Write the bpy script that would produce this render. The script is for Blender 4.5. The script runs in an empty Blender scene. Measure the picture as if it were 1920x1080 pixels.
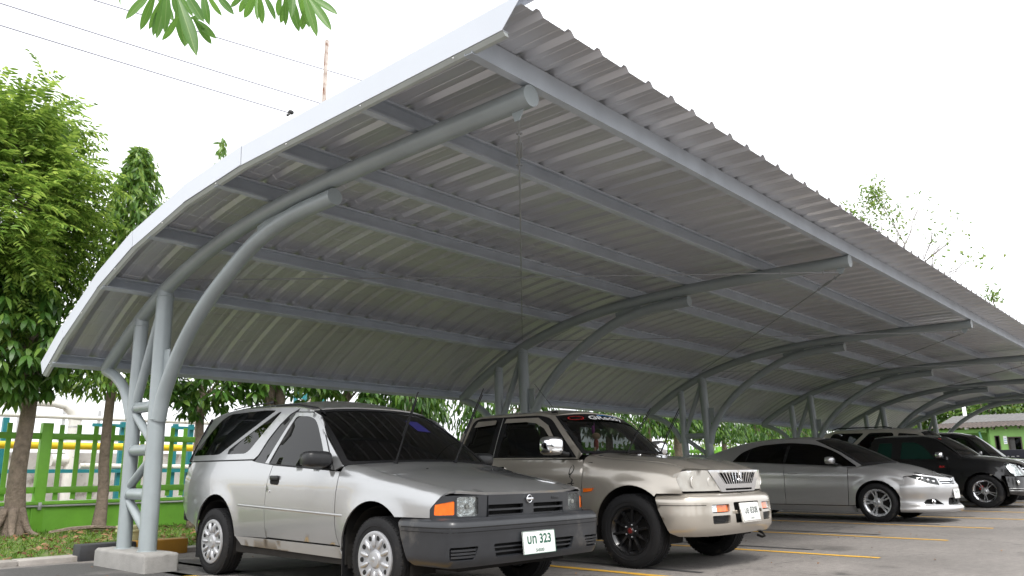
import bpy, bmesh, math, random
import numpy as np
from mathutils import Vector, Matrix
from mathutils.geometry import delaunay_2d_cdt
random.seed(7); RNG = np.random.default_rng(11)
PI = math.pi
scene = bpy.context.scene
COL = scene.collection

# ------------------------------------------------------------------ camera
cam_data = bpy.data.cameras.new('camera'); cam = bpy.data.objects.new('camera', cam_data); COL.objects.link(cam)
YAW, PITCH, ROLL = 0.8356, 0.2292, -0.0089
fw = Vector((math.cos(PITCH)*math.sin(YAW), math.cos(PITCH)*math.cos(YAW), math.sin(PITCH)))
rt = fw.cross(Vector((0, 0, 1))).normalized(); up = rt.cross(fw)
rt, up = rt*math.cos(ROLL)+up*math.sin(ROLL), up*math.cos(ROLL)-rt*math.sin(ROLL)
cam.matrix_world = Matrix(((rt.x, up.x, -fw.x, 0), (rt.y, up.y, -fw.y, 0), (rt.z, up.z, -fw.z, 0.879), (0, 0, 0, 1)))
cam_data.sensor_width = 36; cam_data.lens = 1474.29/1920*36; cam_data.clip_end = 2000; cam_data.clip_start = 0.05
scene.camera = cam

# ------------------------------------------------------------------ sky and sun (bright overcast)
SUN_EL, SUN_AZ = math.radians(58), math.radians(215)      # azimuth clockwise from +Y
world = bpy.data.worlds.new('World'); scene.world = world; world.use_nodes = True
nt = world.node_tree; nt.nodes.clear()
sky = nt.nodes.new('ShaderNodeTexSky'); sky.sky_type = 'NISHITA'; sky.sun_disc = False
sky.sun_elevation = SUN_EL; sky.sun_rotation = SUN_AZ; sky.dust_density = 6.0; sky.air_density = 1.0; sky.ozone_density = 1.0
hsv = nt.nodes.new('ShaderNodeHueSaturation'); hsv.inputs['Saturation'].default_value = 0.10
cloud = nt.nodes.new('ShaderNodeMix'); cloud.data_type = 'RGBA'; cloud.inputs[0].default_value = 0.55
cloud.inputs[7].default_value = (9.5, 9.7, 10.0, 1)                  # even cloud layer
bg = nt.nodes.new('ShaderNodeBackground'); bg.inputs['Strength'].default_value = 0.10
wo = nt.nodes.new('ShaderNodeOutputWorld')
nt.links.new(sky.outputs[0], hsv.inputs['Color']); nt.links.new(hsv.outputs[0], cloud.inputs[6])
nt.links.new(cloud.outputs[2], bg.inputs['Color']); nt.links.new(bg.outputs[0], wo.inputs['Surface'])
sun_d = bpy.data.lights.new('sun', 'SUN'); sun = bpy.data.objects.new('sun', sun_d); COL.objects.link(sun)
sun_d.energy = 1.0; sun_d.angle = math.radians(18); sun_d.color = (1.0, 0.96, 0.9)
sdir = Vector((math.sin(SUN_AZ)*math.cos(SUN_EL), math.cos(SUN_AZ)*math.cos(SUN_EL), math.sin(SUN_EL)))
sun.rotation_euler = sdir.to_track_quat('Z', 'Y').to_euler()
scene.view_settings.view_transform = 'Standard'; scene.view_settings.look = 'None'
scene.view_settings.exposure = 1.45; scene.view_settings.gamma = 1.0
scene.render.engine = 'CYCLES'
scene.cycles.max_bounces = 8; scene.cycles.transparent_max_bounces = 16
scene.cycles.use_denoising = True

# ------------------------------------------------------------------ materials
def srgb(r, g, b):
    f = lambda c: ((c/255+0.055)/1.055)**2.4 if c/255 > 0.04045 else c/255/12.92
    return (f(r), f(g), f(b), 1)

def mat(name, col, rough=0.5, metal=0.0, coat=0.0, coat_rough=0.03, spec=0.5, noise=None, bump=None, alpha=None, dirt=None):
    """noise=(scale, amount, detail): colour variation; bump=(scale, strength, distance); dirt=(scale, colour, threshold)"""
    m = bpy.data.materials.new(name); m.use_nodes = True
    t = m.node_tree; b = t.nodes['Principled BSDF']
    b.inputs['Roughness'].default_value = rough; b.inputs['Metallic'].default_value = metal
    b.inputs['Coat Weight'].default_value = coat; b.inputs['Coat Roughness'].default_value = coat_rough
    b.inputs['Specular IOR Level'].default_value = spec
    if len(col) == 3: col = (*col, 1)
    b.inputs['Base Color'].default_value = col
    if noise or bump or dirt:
        tc = t.nodes.new('ShaderNodeTexCoord')
    last = None
    if noise:
        n = t.nodes.new('ShaderNodeTexNoise'); n.inputs['Scale'].default_value = noise[0]; n.inputs['Detail'].default_value = noise[2]
        n.inputs['Roughness'].default_value = 0.6
        t.links.new(tc.outputs['Object'], n.inputs['Vector'])
        r = t.nodes.new('ShaderNodeMapRange'); r.inputs['From Min'].default_value = 0.25; r.inputs['From Max'].default_value = 0.75
        r.inputs['To Min'].default_value = 1-noise[1]; r.inputs['To Max'].default_value = 1+noise[1]
        t.links.new(n.outputs['Fac'], r.inputs['Value'])
        x = t.nodes.new('ShaderNodeMix'); x.data_type = 'RGBA'; x.blend_type = 'MULTIPLY'; x.inputs[0].default_value = 1
        x.inputs[6].default_value = col; t.links.new(r.outputs[0], x.inputs[7]); last = x.outputs[2]
        rr = t.nodes.new('ShaderNodeMapRange'); rr.inputs['To Min'].default_value = max(0.02, rough-0.08); rr.inputs['To Max'].default_value = rough+0.08
        t.links.new(n.outputs['Fac'], rr.inputs['Value']); t.links.new(rr.outputs[0], b.inputs['Roughness'])
    if dirt:
        n = t.nodes.new('ShaderNodeTexNoise'); n.inputs['Scale'].default_value = dirt[0]; n.inputs['Detail'].default_value = 6; n.inputs['Roughness'].default_value = 0.65
        t.links.new(tc.outputs['Object'], n.inputs['Vector'])
        r = t.nodes.new('ShaderNodeMapRange'); r.inputs['From Min'].default_value = dirt[2]; r.inputs['From Max'].default_value = dirt[2]+0.12
        t.links.new(n.outputs['Fac'], r.inputs['Value'])
        x = t.nodes.new('ShaderNodeMix'); x.data_type = 'RGBA'
        t.links.new(r.outputs[0], x.inputs[0])
        if last: t.links.new(last, x.inputs[6])
        else: x.inputs[6].default_value = col
        x.inputs[7].default_value = dirt[1]; last = x.outputs[2]
    if last: t.links.new(last, b.inputs['Base Color'])
    if bump:
        n = t.nodes.new('ShaderNodeTexNoise'); n.inputs['Scale'].default_value = bump[0]; n.inputs['Detail'].default_value = 4
        t.links.new(tc.outputs['Object'], n.inputs['Vector'])
        bp = t.nodes.new('ShaderNodeBump'); bp.inputs['Strength'].default_value = bump[1]; bp.inputs['Distance'].default_value = bump[2]
        t.links.new(n.outputs['Fac'], bp.inputs['Height']); t.links.new(bp.outputs[0], b.inputs['Normal'])
    return m

def car_paint(name, col, metal, rough):
    """metallic base with fine flake variation, clear coat with slight orange peel, road dust low on the body"""
    m = mat(name, col, rough, metal, 1.0, 0.035)
    t = m.node_tree; b = t.nodes['Principled BSDF']; tc = t.nodes.new('ShaderNodeTexCoord')
    n = t.nodes.new('ShaderNodeTexNoise'); n.inputs['Scale'].default_value = 1.2; n.inputs['Detail'].default_value = 2
    t.links.new(tc.outputs['Object'], n.inputs['Vector'])
    sp = t.nodes.new('ShaderNodeSeparateXYZ'); t.links.new(tc.outputs['Object'], sp.inputs[0])
    r = t.nodes.new('ShaderNodeMapRange'); r.inputs['From Min'].default_value = 0.62; r.inputs['From Max'].default_value = 0.25
    r.inputs['To Min'].default_value = 0.02; r.inputs['To Max'].default_value = 0.2
    t.links.new(sp.outputs['Z'], r.inputs['Value'])
    mu = t.nodes.new('ShaderNodeMath'); mu.operation = 'MULTIPLY'; t.links.new(r.outputs[0], mu.inputs[0]); t.links.new(n.outputs['Fac'], mu.inputs[1])
    x = t.nodes.new('ShaderNodeMix'); x.data_type = 'RGBA'; t.links.new(mu.outputs[0], x.inputs[0])
    x.inputs[6].default_value = (*col[:3], 1); x.inputs[7].default_value = (0.17, 0.145, 0.12, 1)
    t.links.new(x.outputs[2], b.inputs['Base Color'])
    cr = t.nodes.new('ShaderNodeMapRange'); cr.inputs['To Min'].default_value = 0.03; cr.inputs['To Max'].default_value = 0.30
    t.links.new(mu.outputs[0], cr.inputs['Value']); t.links.new(cr.outputs[0], b.inputs['Coat Roughness'])
    n2 = t.nodes.new('ShaderNodeTexNoise'); n2.inputs['Scale'].default_value = 5.0; n2.inputs['Detail'].default_value = 2
    t.links.new(tc.outputs['Object'], n2.inputs['Vector'])
    bp = t.nodes.new('ShaderNodeBump'); bp.inputs['Strength'].default_value = 0.03; bp.inputs['Distance'].default_value = 0.05
    t.links.new(n2.outputs['Fac'], bp.inputs['Height']); t.links.new(bp.outputs[0], b.inputs['Coat Normal'])
    return m

def glass_mat(name, tint, ior=1.5, rough=0.0):
    """window glass: Fresnel mirror over tinted see-through"""
    m = bpy.data.materials.new(name); m.use_nodes = True; t = m.node_tree; t.nodes.clear()
    o = t.nodes.new('ShaderNodeOutputMaterial'); f = t.nodes.new('ShaderNodeFresnel'); f.inputs['IOR'].default_value = ior
    g = t.nodes.new('ShaderNodeBsdfGlossy'); g.inputs['Roughness'].default_value = rough
    tr = t.nodes.new('ShaderNodeBsdfTransparent'); tr.inputs['Color'].default_value = (*tint, 1)
    x = t.nodes.new('ShaderNodeMixShader')
    t.links.new(f.outputs[0], x.inputs[0]); t.links.new(tr.outputs[0], x.inputs[1]); t.links.new(g.outputs[0], x.inputs[2]); t.links.new(x.outputs[0], o.inputs['Surface'])
    return m

def leaf_mat(name, c1, c2, c3, trans=0.35, rough=0.45):
    m = bpy.data.materials.new(name); m.use_nodes = True; t = m.node_tree
    b = t.nodes['Principled BSDF']; out = t.nodes['Material Output']
    ge = t.nodes.new('ShaderNodeNewGeometry'); cr = t.nodes.new('ShaderNodeValToRGB')
    cr.color_ramp.elements[0].color = (*c1, 1); cr.color_ramp.elements[1].color = (*c3, 1)
    e = cr.color_ramp.elements.new(0.55); e.color = (*c2, 1)
    t.links.new(ge.outputs['Random Per Island'], cr.inputs[0])
    t.links.new(cr.outputs[0], b.inputs['Base Color']); b.inputs['Roughness'].default_value = rough; b.inputs['Specular IOR Level'].default_value = 0.4
    tl = t.nodes.new('ShaderNodeBsdfTranslucent'); hs = t.nodes.new('ShaderNodeHueSaturation'); hs.inputs['Value'].default_value = 1.5; hs.inputs['Hue'].default_value = 0.485
    t.links.new(cr.outputs[0], hs.inputs['Color']); t.links.new(hs.outputs[0], tl.inputs['Color'])
    x = t.nodes.new('ShaderNodeMixShader'); x.inputs[0].default_value = trans
    t.links.new(b.outputs[0], x.inputs[1]); t.links.new(tl.outputs[0], x.inputs[2]); t.links.new(x.outputs[0], out.inputs['Surface'])
    return m

M = {}
M['steel'] = mat('grey_steel_paint', (0.255, 0.288, 0.298), 0.38, 0.0, 0.25, 0.2, noise=(2.5, 0.12, 6), bump=(6, 0.05, 0.02), dirt=(3.5, (0.20, 0.19, 0.165, 1), 0.66))
M['purlin'] = mat('purlin_paint', (0.44, 0.48, 0.53), 0.42, 0.1, noise=(3, 0.14, 5), bump=(14, 0.06, 0.01))
M['fascia'] = mat('white_trim', (0.50, 0.53, 0.58), 0.35, noise=(2, 0.03, 3))
M['fascia_lip'] = mat('grey_trim_lip', (0.42, 0.45, 0.44), 0.4, noise=(4, 0.06, 3))
M['rod'] = mat('rod_paint', (0.24, 0.25, 0.26), 0.45)
M['concrete'] = mat('footing_concrete', (0.25, 0.243, 0.23), 0.85, noise=(7, 0.16, 8), bump=(60, 0.35, 0.01), dirt=(3.2, (0.16, 0.145, 0.12, 1), 0.60))
M['kerb'] = mat('kerb_concrete', (0.27, 0.25, 0.23), 0.9, noise=(9, 0.2, 8), bump=(50, 0.4, 0.01), dirt=(2.2, (0.15, 0.13, 0.10, 1), 0.58))
M['line'] = mat('yellow_line', (0.62, 0.35, 0.025), 0.7, noise=(30, 0.2, 6), dirt=(11, (0.13, 0.115, 0.10, 1), 0.585))
M['dark_band'] = mat('dark_strip', (0.035, 0.034, 0.035), 0.75, noise=(20, 0.3, 6), dirt=(6, (0.11, 0.105, 0.10, 1), 0.60))
M['black_paint'] = mat('black_block', (0.03, 0.031, 0.035), 0.6, noise=(9, 0.3, 6), bump=(40, 0.2, 0.01))
M['yellow_paint'] = mat('yellow_block', (0.36, 0.18, 0.02), 0.6, noise=(9, 0.15, 6), dirt=(7, (0.2, 0.12, 0.05, 1), 0.6))
M['green'] = mat('green_fence', (0.19, 0.47, 0.045), 0.5, noise=(4, 0.13, 5), dirt=(9, (0.16, 0.045, 0.02, 1), 0.69))
def vary(m, lo, hi):
    t = m.node_tree; b = t.nodes['Principled BSDF']; src = b.inputs['Base Color'].links[0].from_socket; oi = t.nodes.new('ShaderNodeObjectInfo')
    r = t.nodes.new('ShaderNodeMapRange'); r.inputs['To Min'].default_value = lo; r.inputs['To Max'].default_value = hi; t.links.new(oi.outputs['Random'], r.inputs['Value'])
    x = t.nodes.new('ShaderNodeMix'); x.data_type = 'RGBA'; x.blend_type = 'MULTIPLY'; x.inputs[0].default_value = 1; t.links.new(src, x.inputs[6]); t.links.new(r.outputs[0], x.inputs[7]); t.links.new(x.outputs[2], b.inputs['Base Color'])
vary(M['green'], 0.82, 1.12); vary(M['kerb'], 0.85, 1.12)
M['conduit'] = mat('galvanised', (0.5, 0.5, 0.5), 0.4, 0.6, noise=(8, 0.1, 3))
M['pipe_white'] = mat('pipe_white', (0.62, 0.60, 0.56), 0.45, noise=(4, 0.1, 5), dirt=(5, (0.3, 0.24, 0.18, 1), 0.62))
M['pipe_yellow'] = mat('pipe_yellow', (0.75, 0.50, 0.015), 0.45, noise=(4, 0.08, 3))
M['teal'] = mat('teal_steel', (0.01, 0.16, 0.19), 0.5, noise=(5, 0.15, 4))
M['wall_grey'] = mat('weathered_wall', (0.40, 0.38, 0.36), 0.9, noise=(2.2, 0.25, 8), dirt=(1.6, (0.15, 0.13, 0.11, 1), 0.55))
M['bark'] = mat('bark', (0.20, 0.155, 0.12), 0.9, noise=(12, 0.4, 8), bump=(35, 0.8, 0.03))
M['twig'] = mat('twig', (0.13, 0.10, 0.08), 0.9, noise=(12, 0.3, 5))
M['rust'] = mat('rusty_post', (0.46, 0.40, 0.36), 0.8, noise=(5, 0.25, 6), dirt=(4, (0.18, 0.07, 0.03, 1), 0.52))
M['wire'] = mat('wire', (0.26, 0.26, 0.32), 0.5)
M['tyre'] = mat('tyre_rubber', (0.013, 0.013, 0.014), 0.8, spec=0.25, noise=(9, 0.25, 5), bump=(70, 0.25, 0.01), dirt=(4, (0.06, 0.053, 0.045, 1), 0.60))
M['black_plastic'] = mat('black_plastic', (0.014, 0.0145, 0.016), 0.38, spec=0.4, noise=(7, 0.2, 5), bump=(160, 0.15, 0.002))
M['grey_plastic'] = mat('grey_bumper_plastic', (0.024, 0.0255, 0.029), 0.31, noise=(4, 0.22, 6), bump=(150, 0.12, 0.002), dirt=(2.4, (0.085, 0.08, 0.075, 1), 0.60))
M['rubber'] = mat('rubber', (0.008, 0.008, 0.009), 0.5, spec=0.25)
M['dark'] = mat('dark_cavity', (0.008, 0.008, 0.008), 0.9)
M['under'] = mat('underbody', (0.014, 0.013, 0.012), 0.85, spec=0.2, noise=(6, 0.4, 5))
M['chrome'] = mat('chrome', (0.80, 0.81, 0.83), 0.05, 1.0)
M['alloy'] = mat('alloy_silver', (0.55, 0.56, 0.58), 0.28, 0.8, 0.6, noise=(9, 0.08, 4))
M['cover'] = mat('wheel_cover_silver', (0.38, 0.385, 0.40), 0.38, 0.45, 0.4, noise=(9, 0.1, 4), dirt=(6, (0.2, 0.18, 0.16, 1), 0.68))
M['black_alloy'] = mat('black_alloy', (0.012, 0.012, 0.013), 0.3, 0.2, 0.5, noise=(9, 0.2, 4))
M['red'] = mat('red_plastic', (0.45, 0.03, 0.02), 0.35)
M['amber'] = mat('amber_lens', (0.75, 0.14, 0.008), 0.12, 0.0, 0.8, noise=(22, 0.25, 3), bump=(60, 0.3, 0.004))
M['lamp_back'] = mat('lamp_reflector', (0.75, 0.76, 0.76), 0.22, 0.85, noise=(14, 0.3, 3), bump=(18, 0.5, 0.02))
M['lamp_glass'] = glass_mat('lamp_glass', (0.90, 0.93, 0.93), 1.5, 0.02)
def hazy_lens():
    m = glass_mat('hazed_lamp_lens', (0.9, 0.9, 0.88)); t = m.node_tree; out = [n for n in t.nodes if n.type == 'OUTPUT_MATERIAL'][0]; src = out.inputs['Surface'].links[0].from_socket
    d = t.nodes.new('ShaderNodeBsdfDiffuse'); d.inputs['Color'].default_value = (0.72, 0.69, 0.64, 1); x = t.nodes.new('ShaderNodeMixShader'); x.inputs[0].default_value = 0.5
    t.links.new(src, x.inputs[1]); t.links.new(d.outputs[0], x.inputs[2]); t.links.new(x.outputs[0], out.inputs['Surface']); return m
M['lens_hazy'] = hazy_lens()
M['dark_red'] = mat('dark_red_cap', (0.13, 0.012, 0.010), 0.4)
M['lamp_haze'] = mat('hazed_lens', (0.62, 0.60, 0.56), 0.2, 0.3, 0.6, noise=(9, 0.12, 3))
M['plate'] = mat('number_plate_white', (0.78, 0.79, 0.77), 0.4, noise=(9, 0.05, 3))
M['plate_ink'] = mat('plate_ink_green', (0.015, 0.09, 0.055), 0.5)
M['plate_ink2'] = mat('plate_ink_dark', (0.03, 0.04, 0.035), 0.5)
M['sticker_white'] = mat('sticker_white', (0.8, 0.8, 0.8), 0.5)
M['sticker_blue'] = mat('sticker_blue', (0.02, 0.22, 0.55), 0.5)
M['sticker_red'] = mat('sticker_red', (0.6, 0.02, 0.02), 0.5)
M['ink_black'] = mat('decal_black', (0.012, 0.012, 0.012), 0.5)
M['tint'] = glass_mat('dark_tinted_glass', (0.025, 0.025, 0.028))
M['tint_green'] = mat('green_tinted_glass', (0.006, 0.034, 0.025), 0.06)
M['gloss_black'] = mat('gloss_black', (0.008, 0.008, 0.009), 0.15)
M['tint_mid'] = glass_mat('mid_tinted_glass', (0.16, 0.17, 0.17))
M['glass'] = glass_mat('windscreen_glass', (0.58, 0.62, 0.60))
M['seat'] = mat('seat_fabric', (0.10, 0.095, 0.09), 0.9, noise=(20, 0.2, 4))
M['silver'] = car_paint('silver_paint', (0.405, 0.41, 0.415), 0.74, 0.29)
M['silver_sill'] = car_paint('silver_paint_dusty', (0.29, 0.287, 0.28), 0.35, 0.6); M['silver_sill'].node_tree.nodes['Principled BSDF'].inputs['Coat Weight'].default_value = 0.15
M['beige'] = car_paint('beige_paint', (0.46, 0.42, 0.365), 0.68, 0.30)
M['grey'] = car_paint('grey_silver_paint', (0.50, 0.50, 0.505), 0.70, 0.30)
M['suv'] = car_paint('pale_beige_paint', (0.64, 0.60, 0.54), 0.35, 0.34)
M['black'] = car_paint('black_paint_car', (0.006, 0.0065, 0.008), 0.2, 0.3)
M['blue_light'] = mat('painted_blue_light', (0.025, 0.022, 0.16), 0.3)  # blue colour standing for light seen through the windscreen
M['navy'] = mat('navy_board', (0.005, 0.005, 0.012), 0.5, noise=(3, 0.2, 3))
M['lime'] = mat('lime_wall', (0.25, 0.46, 0.14), 0.8, noise=(1.5, 0.10, 6), bump=(20, 0.1, 0.01))
M['roof_tile'] = mat('fibre_cement', (0.062, 0.048, 0.042), 0.95, noise=(2.5, 0.3, 8), dirt=(4, (0.10, 0.075, 0.06, 1), 0.55))
M['roof_grey'] = mat('grey_roof_sheet', (0.10, 0.097, 0.094), 0.8, noise=(1.5, 0.2, 6))
M['frame_dark'] = mat('dark_frame', (0.06, 0.045, 0.035), 0.6)
M['drain'] = mat('drain_pipe', (0.16, 0.36, 0.28), 0.5)
M['bucket'] = mat('bucket_plastic', (0.55, 0.54, 0.30), 0.4, noise=(5, 0.1, 3))
M['dull_red'] = mat('dull_red_matte', (0.35, 0.06, 0.04), 0.9)
M['doll'] = mat('doll_tan', (0.5, 0.33, 0.2), 0.8); M['magenta'] = mat('magenta_plastic', (0.45, 0.08, 0.4), 0.4)
M['leaf_feather'] = leaf_mat('leaf_feathery', (0.06, 0.12, 0.018), (0.15, 0.26, 0.04), (0.33, 0.45, 0.09), 0.4)
M['leaf_broad'] = leaf_mat('leaf_broad', (0.03, 0.085, 0.014), (0.062, 0.145, 0.022), (0.13, 0.22, 0.04), 0.3, 0.35)
M['leaf_ashoka'] = leaf_mat('leaf_drooping', (0.022, 0.065, 0.010), (0.045, 0.115, 0.015), (0.12, 0.22, 0.028), 0.3, 0.35)
M['leaf_tree'] = leaf_mat('leaf_light', (0.06, 0.13, 0.02), (0.12, 0.21, 0.035), (0.2, 0.26, 0.06), 0.4)
M['leaf_near'] = leaf_mat('leaf_overhang', (0.07, 0.17, 0.03), (0.085, 0.20, 0.035), (0.11, 0.24, 0.045), 0.45, 0.4)
M['leaf_hill'] = leaf_mat('leaf_hill', (0.03, 0.075, 0.012), (0.07, 0.14, 0.02), (0.13, 0.21, 0.03), 0.3)
M['leaf_ashoka_light'] = leaf_mat('leaf_drooping_light', (0.05, 0.12, 0.016), (0.10, 0.20, 0.03), (0.22, 0.32, 0.06), 0.4, 0.4)
M['leaf_reflected'] = leaf_mat('leaf_reflection_trees', (0.03, 0.036, 0.026), (0.05, 0.055, 0.042), (0.08, 0.085, 0.065), 0.2)
M['grass'] = leaf_mat('grass_blade', (0.06, 0.13, 0.012), (0.10, 0.20, 0.02), (0.18, 0.24, 0.05), 0.35, 0.6)
M['litter'] = leaf_mat('dry_leaf', (0.10, 0.045, 0.02), (0.20, 0.10, 0.045), (0.30, 0.20, 0.11), 0.1, 0.8)
M['soil'] = mat('soil_grass', (0.085, 0.13, 0.025), 0.95, noise=(3, 0.45, 8), dirt=(2.5, (0.14, 0.10, 0.06, 1), 0.52))
M['lawn'] = mat('yard_ground', (0.23, 0.205, 0.175), 0.95, noise=(1.5, 0.3, 8))

def asphalt_mat():
    m = mat('asphalt', (0.135, 0.127, 0.12), 0.88); t = m.node_tree; b = t.nodes['Principled BSDF']; tc = t.nodes.new('ShaderNodeTexCoord')
    def noise(s, d, r=0.6):
        n = t.nodes.new('ShaderNodeTexNoise'); n.inputs['Scale'].default_value = s; n.inputs['Detail'].default_value = d; n.inputs['Roughness'].default_value = r
        t.links.new(tc.outputs['Object'], n.inputs['Vector']); return n
    def ramp(n, a, c, lo, hi):
        r = t.nodes.new('ShaderNodeMapRange'); r.inputs['From Min'].default_value = a; r.inputs['From Max'].default_value = c
        r.inputs['To Min'].default_value = lo; r.inputs['To Max'].default_value = hi; t.links.new(n.outputs['Fac'], r.inputs['Value']); return r.outputs[0]
    def mul(a, c):
        x = t.nodes.new('ShaderNodeMath'); x.operation = 'MULTIPLY'; t.links.new(a, x.inputs[0]); t.links.new(c, x.inputs[1]); return x.outputs[0]
    fine = ramp(noise(120, 4, 0.85), 0.3, 0.7, 0.6, 1.4); mid = ramp(noise(14, 6, 0.7), 0.3, 0.7, 0.80, 1.20)
    big = ramp(noise(0.55, 7, 0.65), 0.35, 0.68, 0.74, 1.14); stain = ramp(noise(0.9, 5, 0.5), 0.62, 0.74, 1.0, 0.55)
    v = t.nodes.new('ShaderNodeTexVoronoi'); v.inputs['Scale'].default_value = 75; t.links.new(tc.outputs['Object'], v.inputs['Vector'])
    sp = t.nodes.new('ShaderNodeMapRange'); sp.inputs['From Min'].default_value = 0.05; sp.inputs['From Max'].default_value = 0.22; sp.inputs['To Min'].default_value = 1.35; sp.inputs['To Max'].default_value = 1.0
    t.links.new(v.outputs['Distance'], sp.inputs['Value'])
    vc = t.nodes.new('ShaderNodeTexVoronoi'); vc.feature = 'DISTANCE_TO_EDGE'; vc.inputs['Scale'].default_value = 0.42
    wn = noise(1.6, 6, 0.7); vm = t.nodes.new('ShaderNodeVectorMath'); vm.operation = 'MULTIPLY_ADD'; vm.inputs[1].default_value = (0.9, 0.9, 0)
    t.links.new(wn.outputs['Color'], vm.inputs[0]); t.links.new(tc.outputs['Object'], vm.inputs[2]); t.links.new(vm.outputs[0], vc.inputs['Vector'])
    ck = t.nodes.new('ShaderNodeMapRange'); ck.inputs['From Min'].default_value = 0.0015; ck.inputs['From Max'].default_value = 0.006; ck.inputs['To Min'].default_value = 0.62; ck.inputs['To Max'].default_value = 1.0
    t.links.new(vc.outputs['Distance'], ck.inputs['Value'])
    oil = ramp(noise(2.3, 3, 0.5), 0.68, 0.76, 1.0, 0.5)
    f = mul(mul(mul(mul(mul(mul(fine, mid), big), stain), sp.outputs[0]), ck.outputs[0]), oil)
    x = t.nodes.new('ShaderNodeMix'); x.data_type = 'RGBA'; x.blend_type = 'MULTIPLY'; x.inputs[0].default_value = 1
    x.inputs[6].default_value = (0.182, 0.167, 0.155, 1); t.links.new(f, x.inputs[7]); t.links.new(x.outputs[2], b.inputs['Base Color'])
    n = noise(120, 5, 0.8); bp = t.nodes.new('ShaderNodeBump'); bp.inputs['Strength'].default_value = 0.5; bp.inputs['Distance'].default_value = 0.008
    t.links.new(n.outputs['Fac'], bp.inputs['Height']); t.links.new(bp.outputs[0], b.inputs['Normal'])
    return m
M['asphalt'] = asphalt_mat()

def sheet_mat():
    """zinc-aluminium coated steel, slightly streaked along the rolling direction"""
    m = mat('roof_sheet_metal', (0.60, 0.61, 0.64), 0.4, 0.55); t = m.node_tree; b = t.nodes['Principled BSDF']; tc = t.nodes.new('ShaderNodeTexCoord')
    mp = t.nodes.new('ShaderNodeMapping'); mp.inputs['Scale'].default_value = (22, 0.5, 0.5); t.links.new(tc.outputs['Object'], mp.inputs[0])
    n = t.nodes.new('ShaderNodeTexNoise'); n.inputs['Scale'].default_value = 2.0; n.inputs['Detail'].default_value = 6; t.links.new(mp.outputs[0], n.inputs['Vector'])
    oi = t.nodes.new('ShaderNodeObjectInfo')
    r = t.nodes.new('ShaderNodeMapRange'); r.inputs['From Min'].default_value = 0.3; r.inputs['From Max'].default_value = 0.7; r.inputs['To Min'].default_value = 0.94; r.inputs['To Max'].default_value = 1.05
    t.links.new(n.outputs['Fac'], r.inputs['Value'])
    r2 = t.nodes.new('ShaderNodeMapRange'); r2.inputs['To Min'].default_value = 0.92; r2.inputs['To Max'].default_value = 1.06; t.links.new(oi.outputs['Random'], r2.inputs['Value'])
    mu = t.nodes.new('ShaderNodeMath'); mu.operation = 'MULTIPLY'; t.links.new(r.outputs[0], mu.inputs[0]); t.links.new(r2.outputs[0], mu.inputs[1])
    x = t.nodes.new('ShaderNodeMix'); x.data_type = 'RGBA'; x.blend_type = 'MULTIPLY'; x.inputs[0].default_value = 1; x.inputs[6].default_value = (0.60, 0.61, 0.645, 1)
    t.links.new(mu.outputs[0], x.inputs[7]); t.links.new(x.outputs[2], b.inputs['Base Color'])
    rr = t.nodes.new('ShaderNodeMapRange'); rr.inputs['To Min'].default_value = 0.32; rr.inputs['To Max'].default_value = 0.44
    t.links.new(n.outputs['Fac'], rr.inputs['Value']); t.links.new(rr.outputs[0], b.inputs['Roughness'])
    return m
M['sheet'] = sheet_mat()

# ------------------------------------------------------------------ mesh helpers
def new_obj(name, me, m=None, parent=None):
    o = bpy.data.objects.new(name, me); COL.objects.link(o)
    if parent: o.parent = parent
    if m is not None:
        if isinstance(m, str): m = M[m]
        me.materials.clear(); me.materials.append(m)
    return o

def mesh_of(name, verts, faces, smooth=None):
    me = bpy.data.meshes.new(name); me.from_pydata([tuple(map(float, v)) for v in verts], [], [tuple(int(i) for i in f) for f in faces]); me.update()
    if smooth is not None:
        me.polygons.foreach_set('use_smooth', [True]*len(me.polygons))
        if smooth < 3: me.set_sharp_from_angle(angle=smooth)
    return me

def tag(o, label=None, cat=None, group=None, kind=None):
    if label: o['label'] = label
    if cat: o['category'] = cat
    if group: o['group'] = group
    if kind: o['kind'] = kind
    return o

def empty(name, loc=(0, 0, 0), rz=0.0):
    o = bpy.data.objects.new(name, None); COL.objects.link(o); o.location = loc; o.rotation_euler = (0, 0, rz); o.empty_display_size = 0.2
    return o

def copy_tree(o, parent=None):
    c = o.copy(); COL.objects.link(c)
    if parent: c.parent = parent
    for ch in list(o.children): copy_tree(ch, c)
    return c

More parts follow.
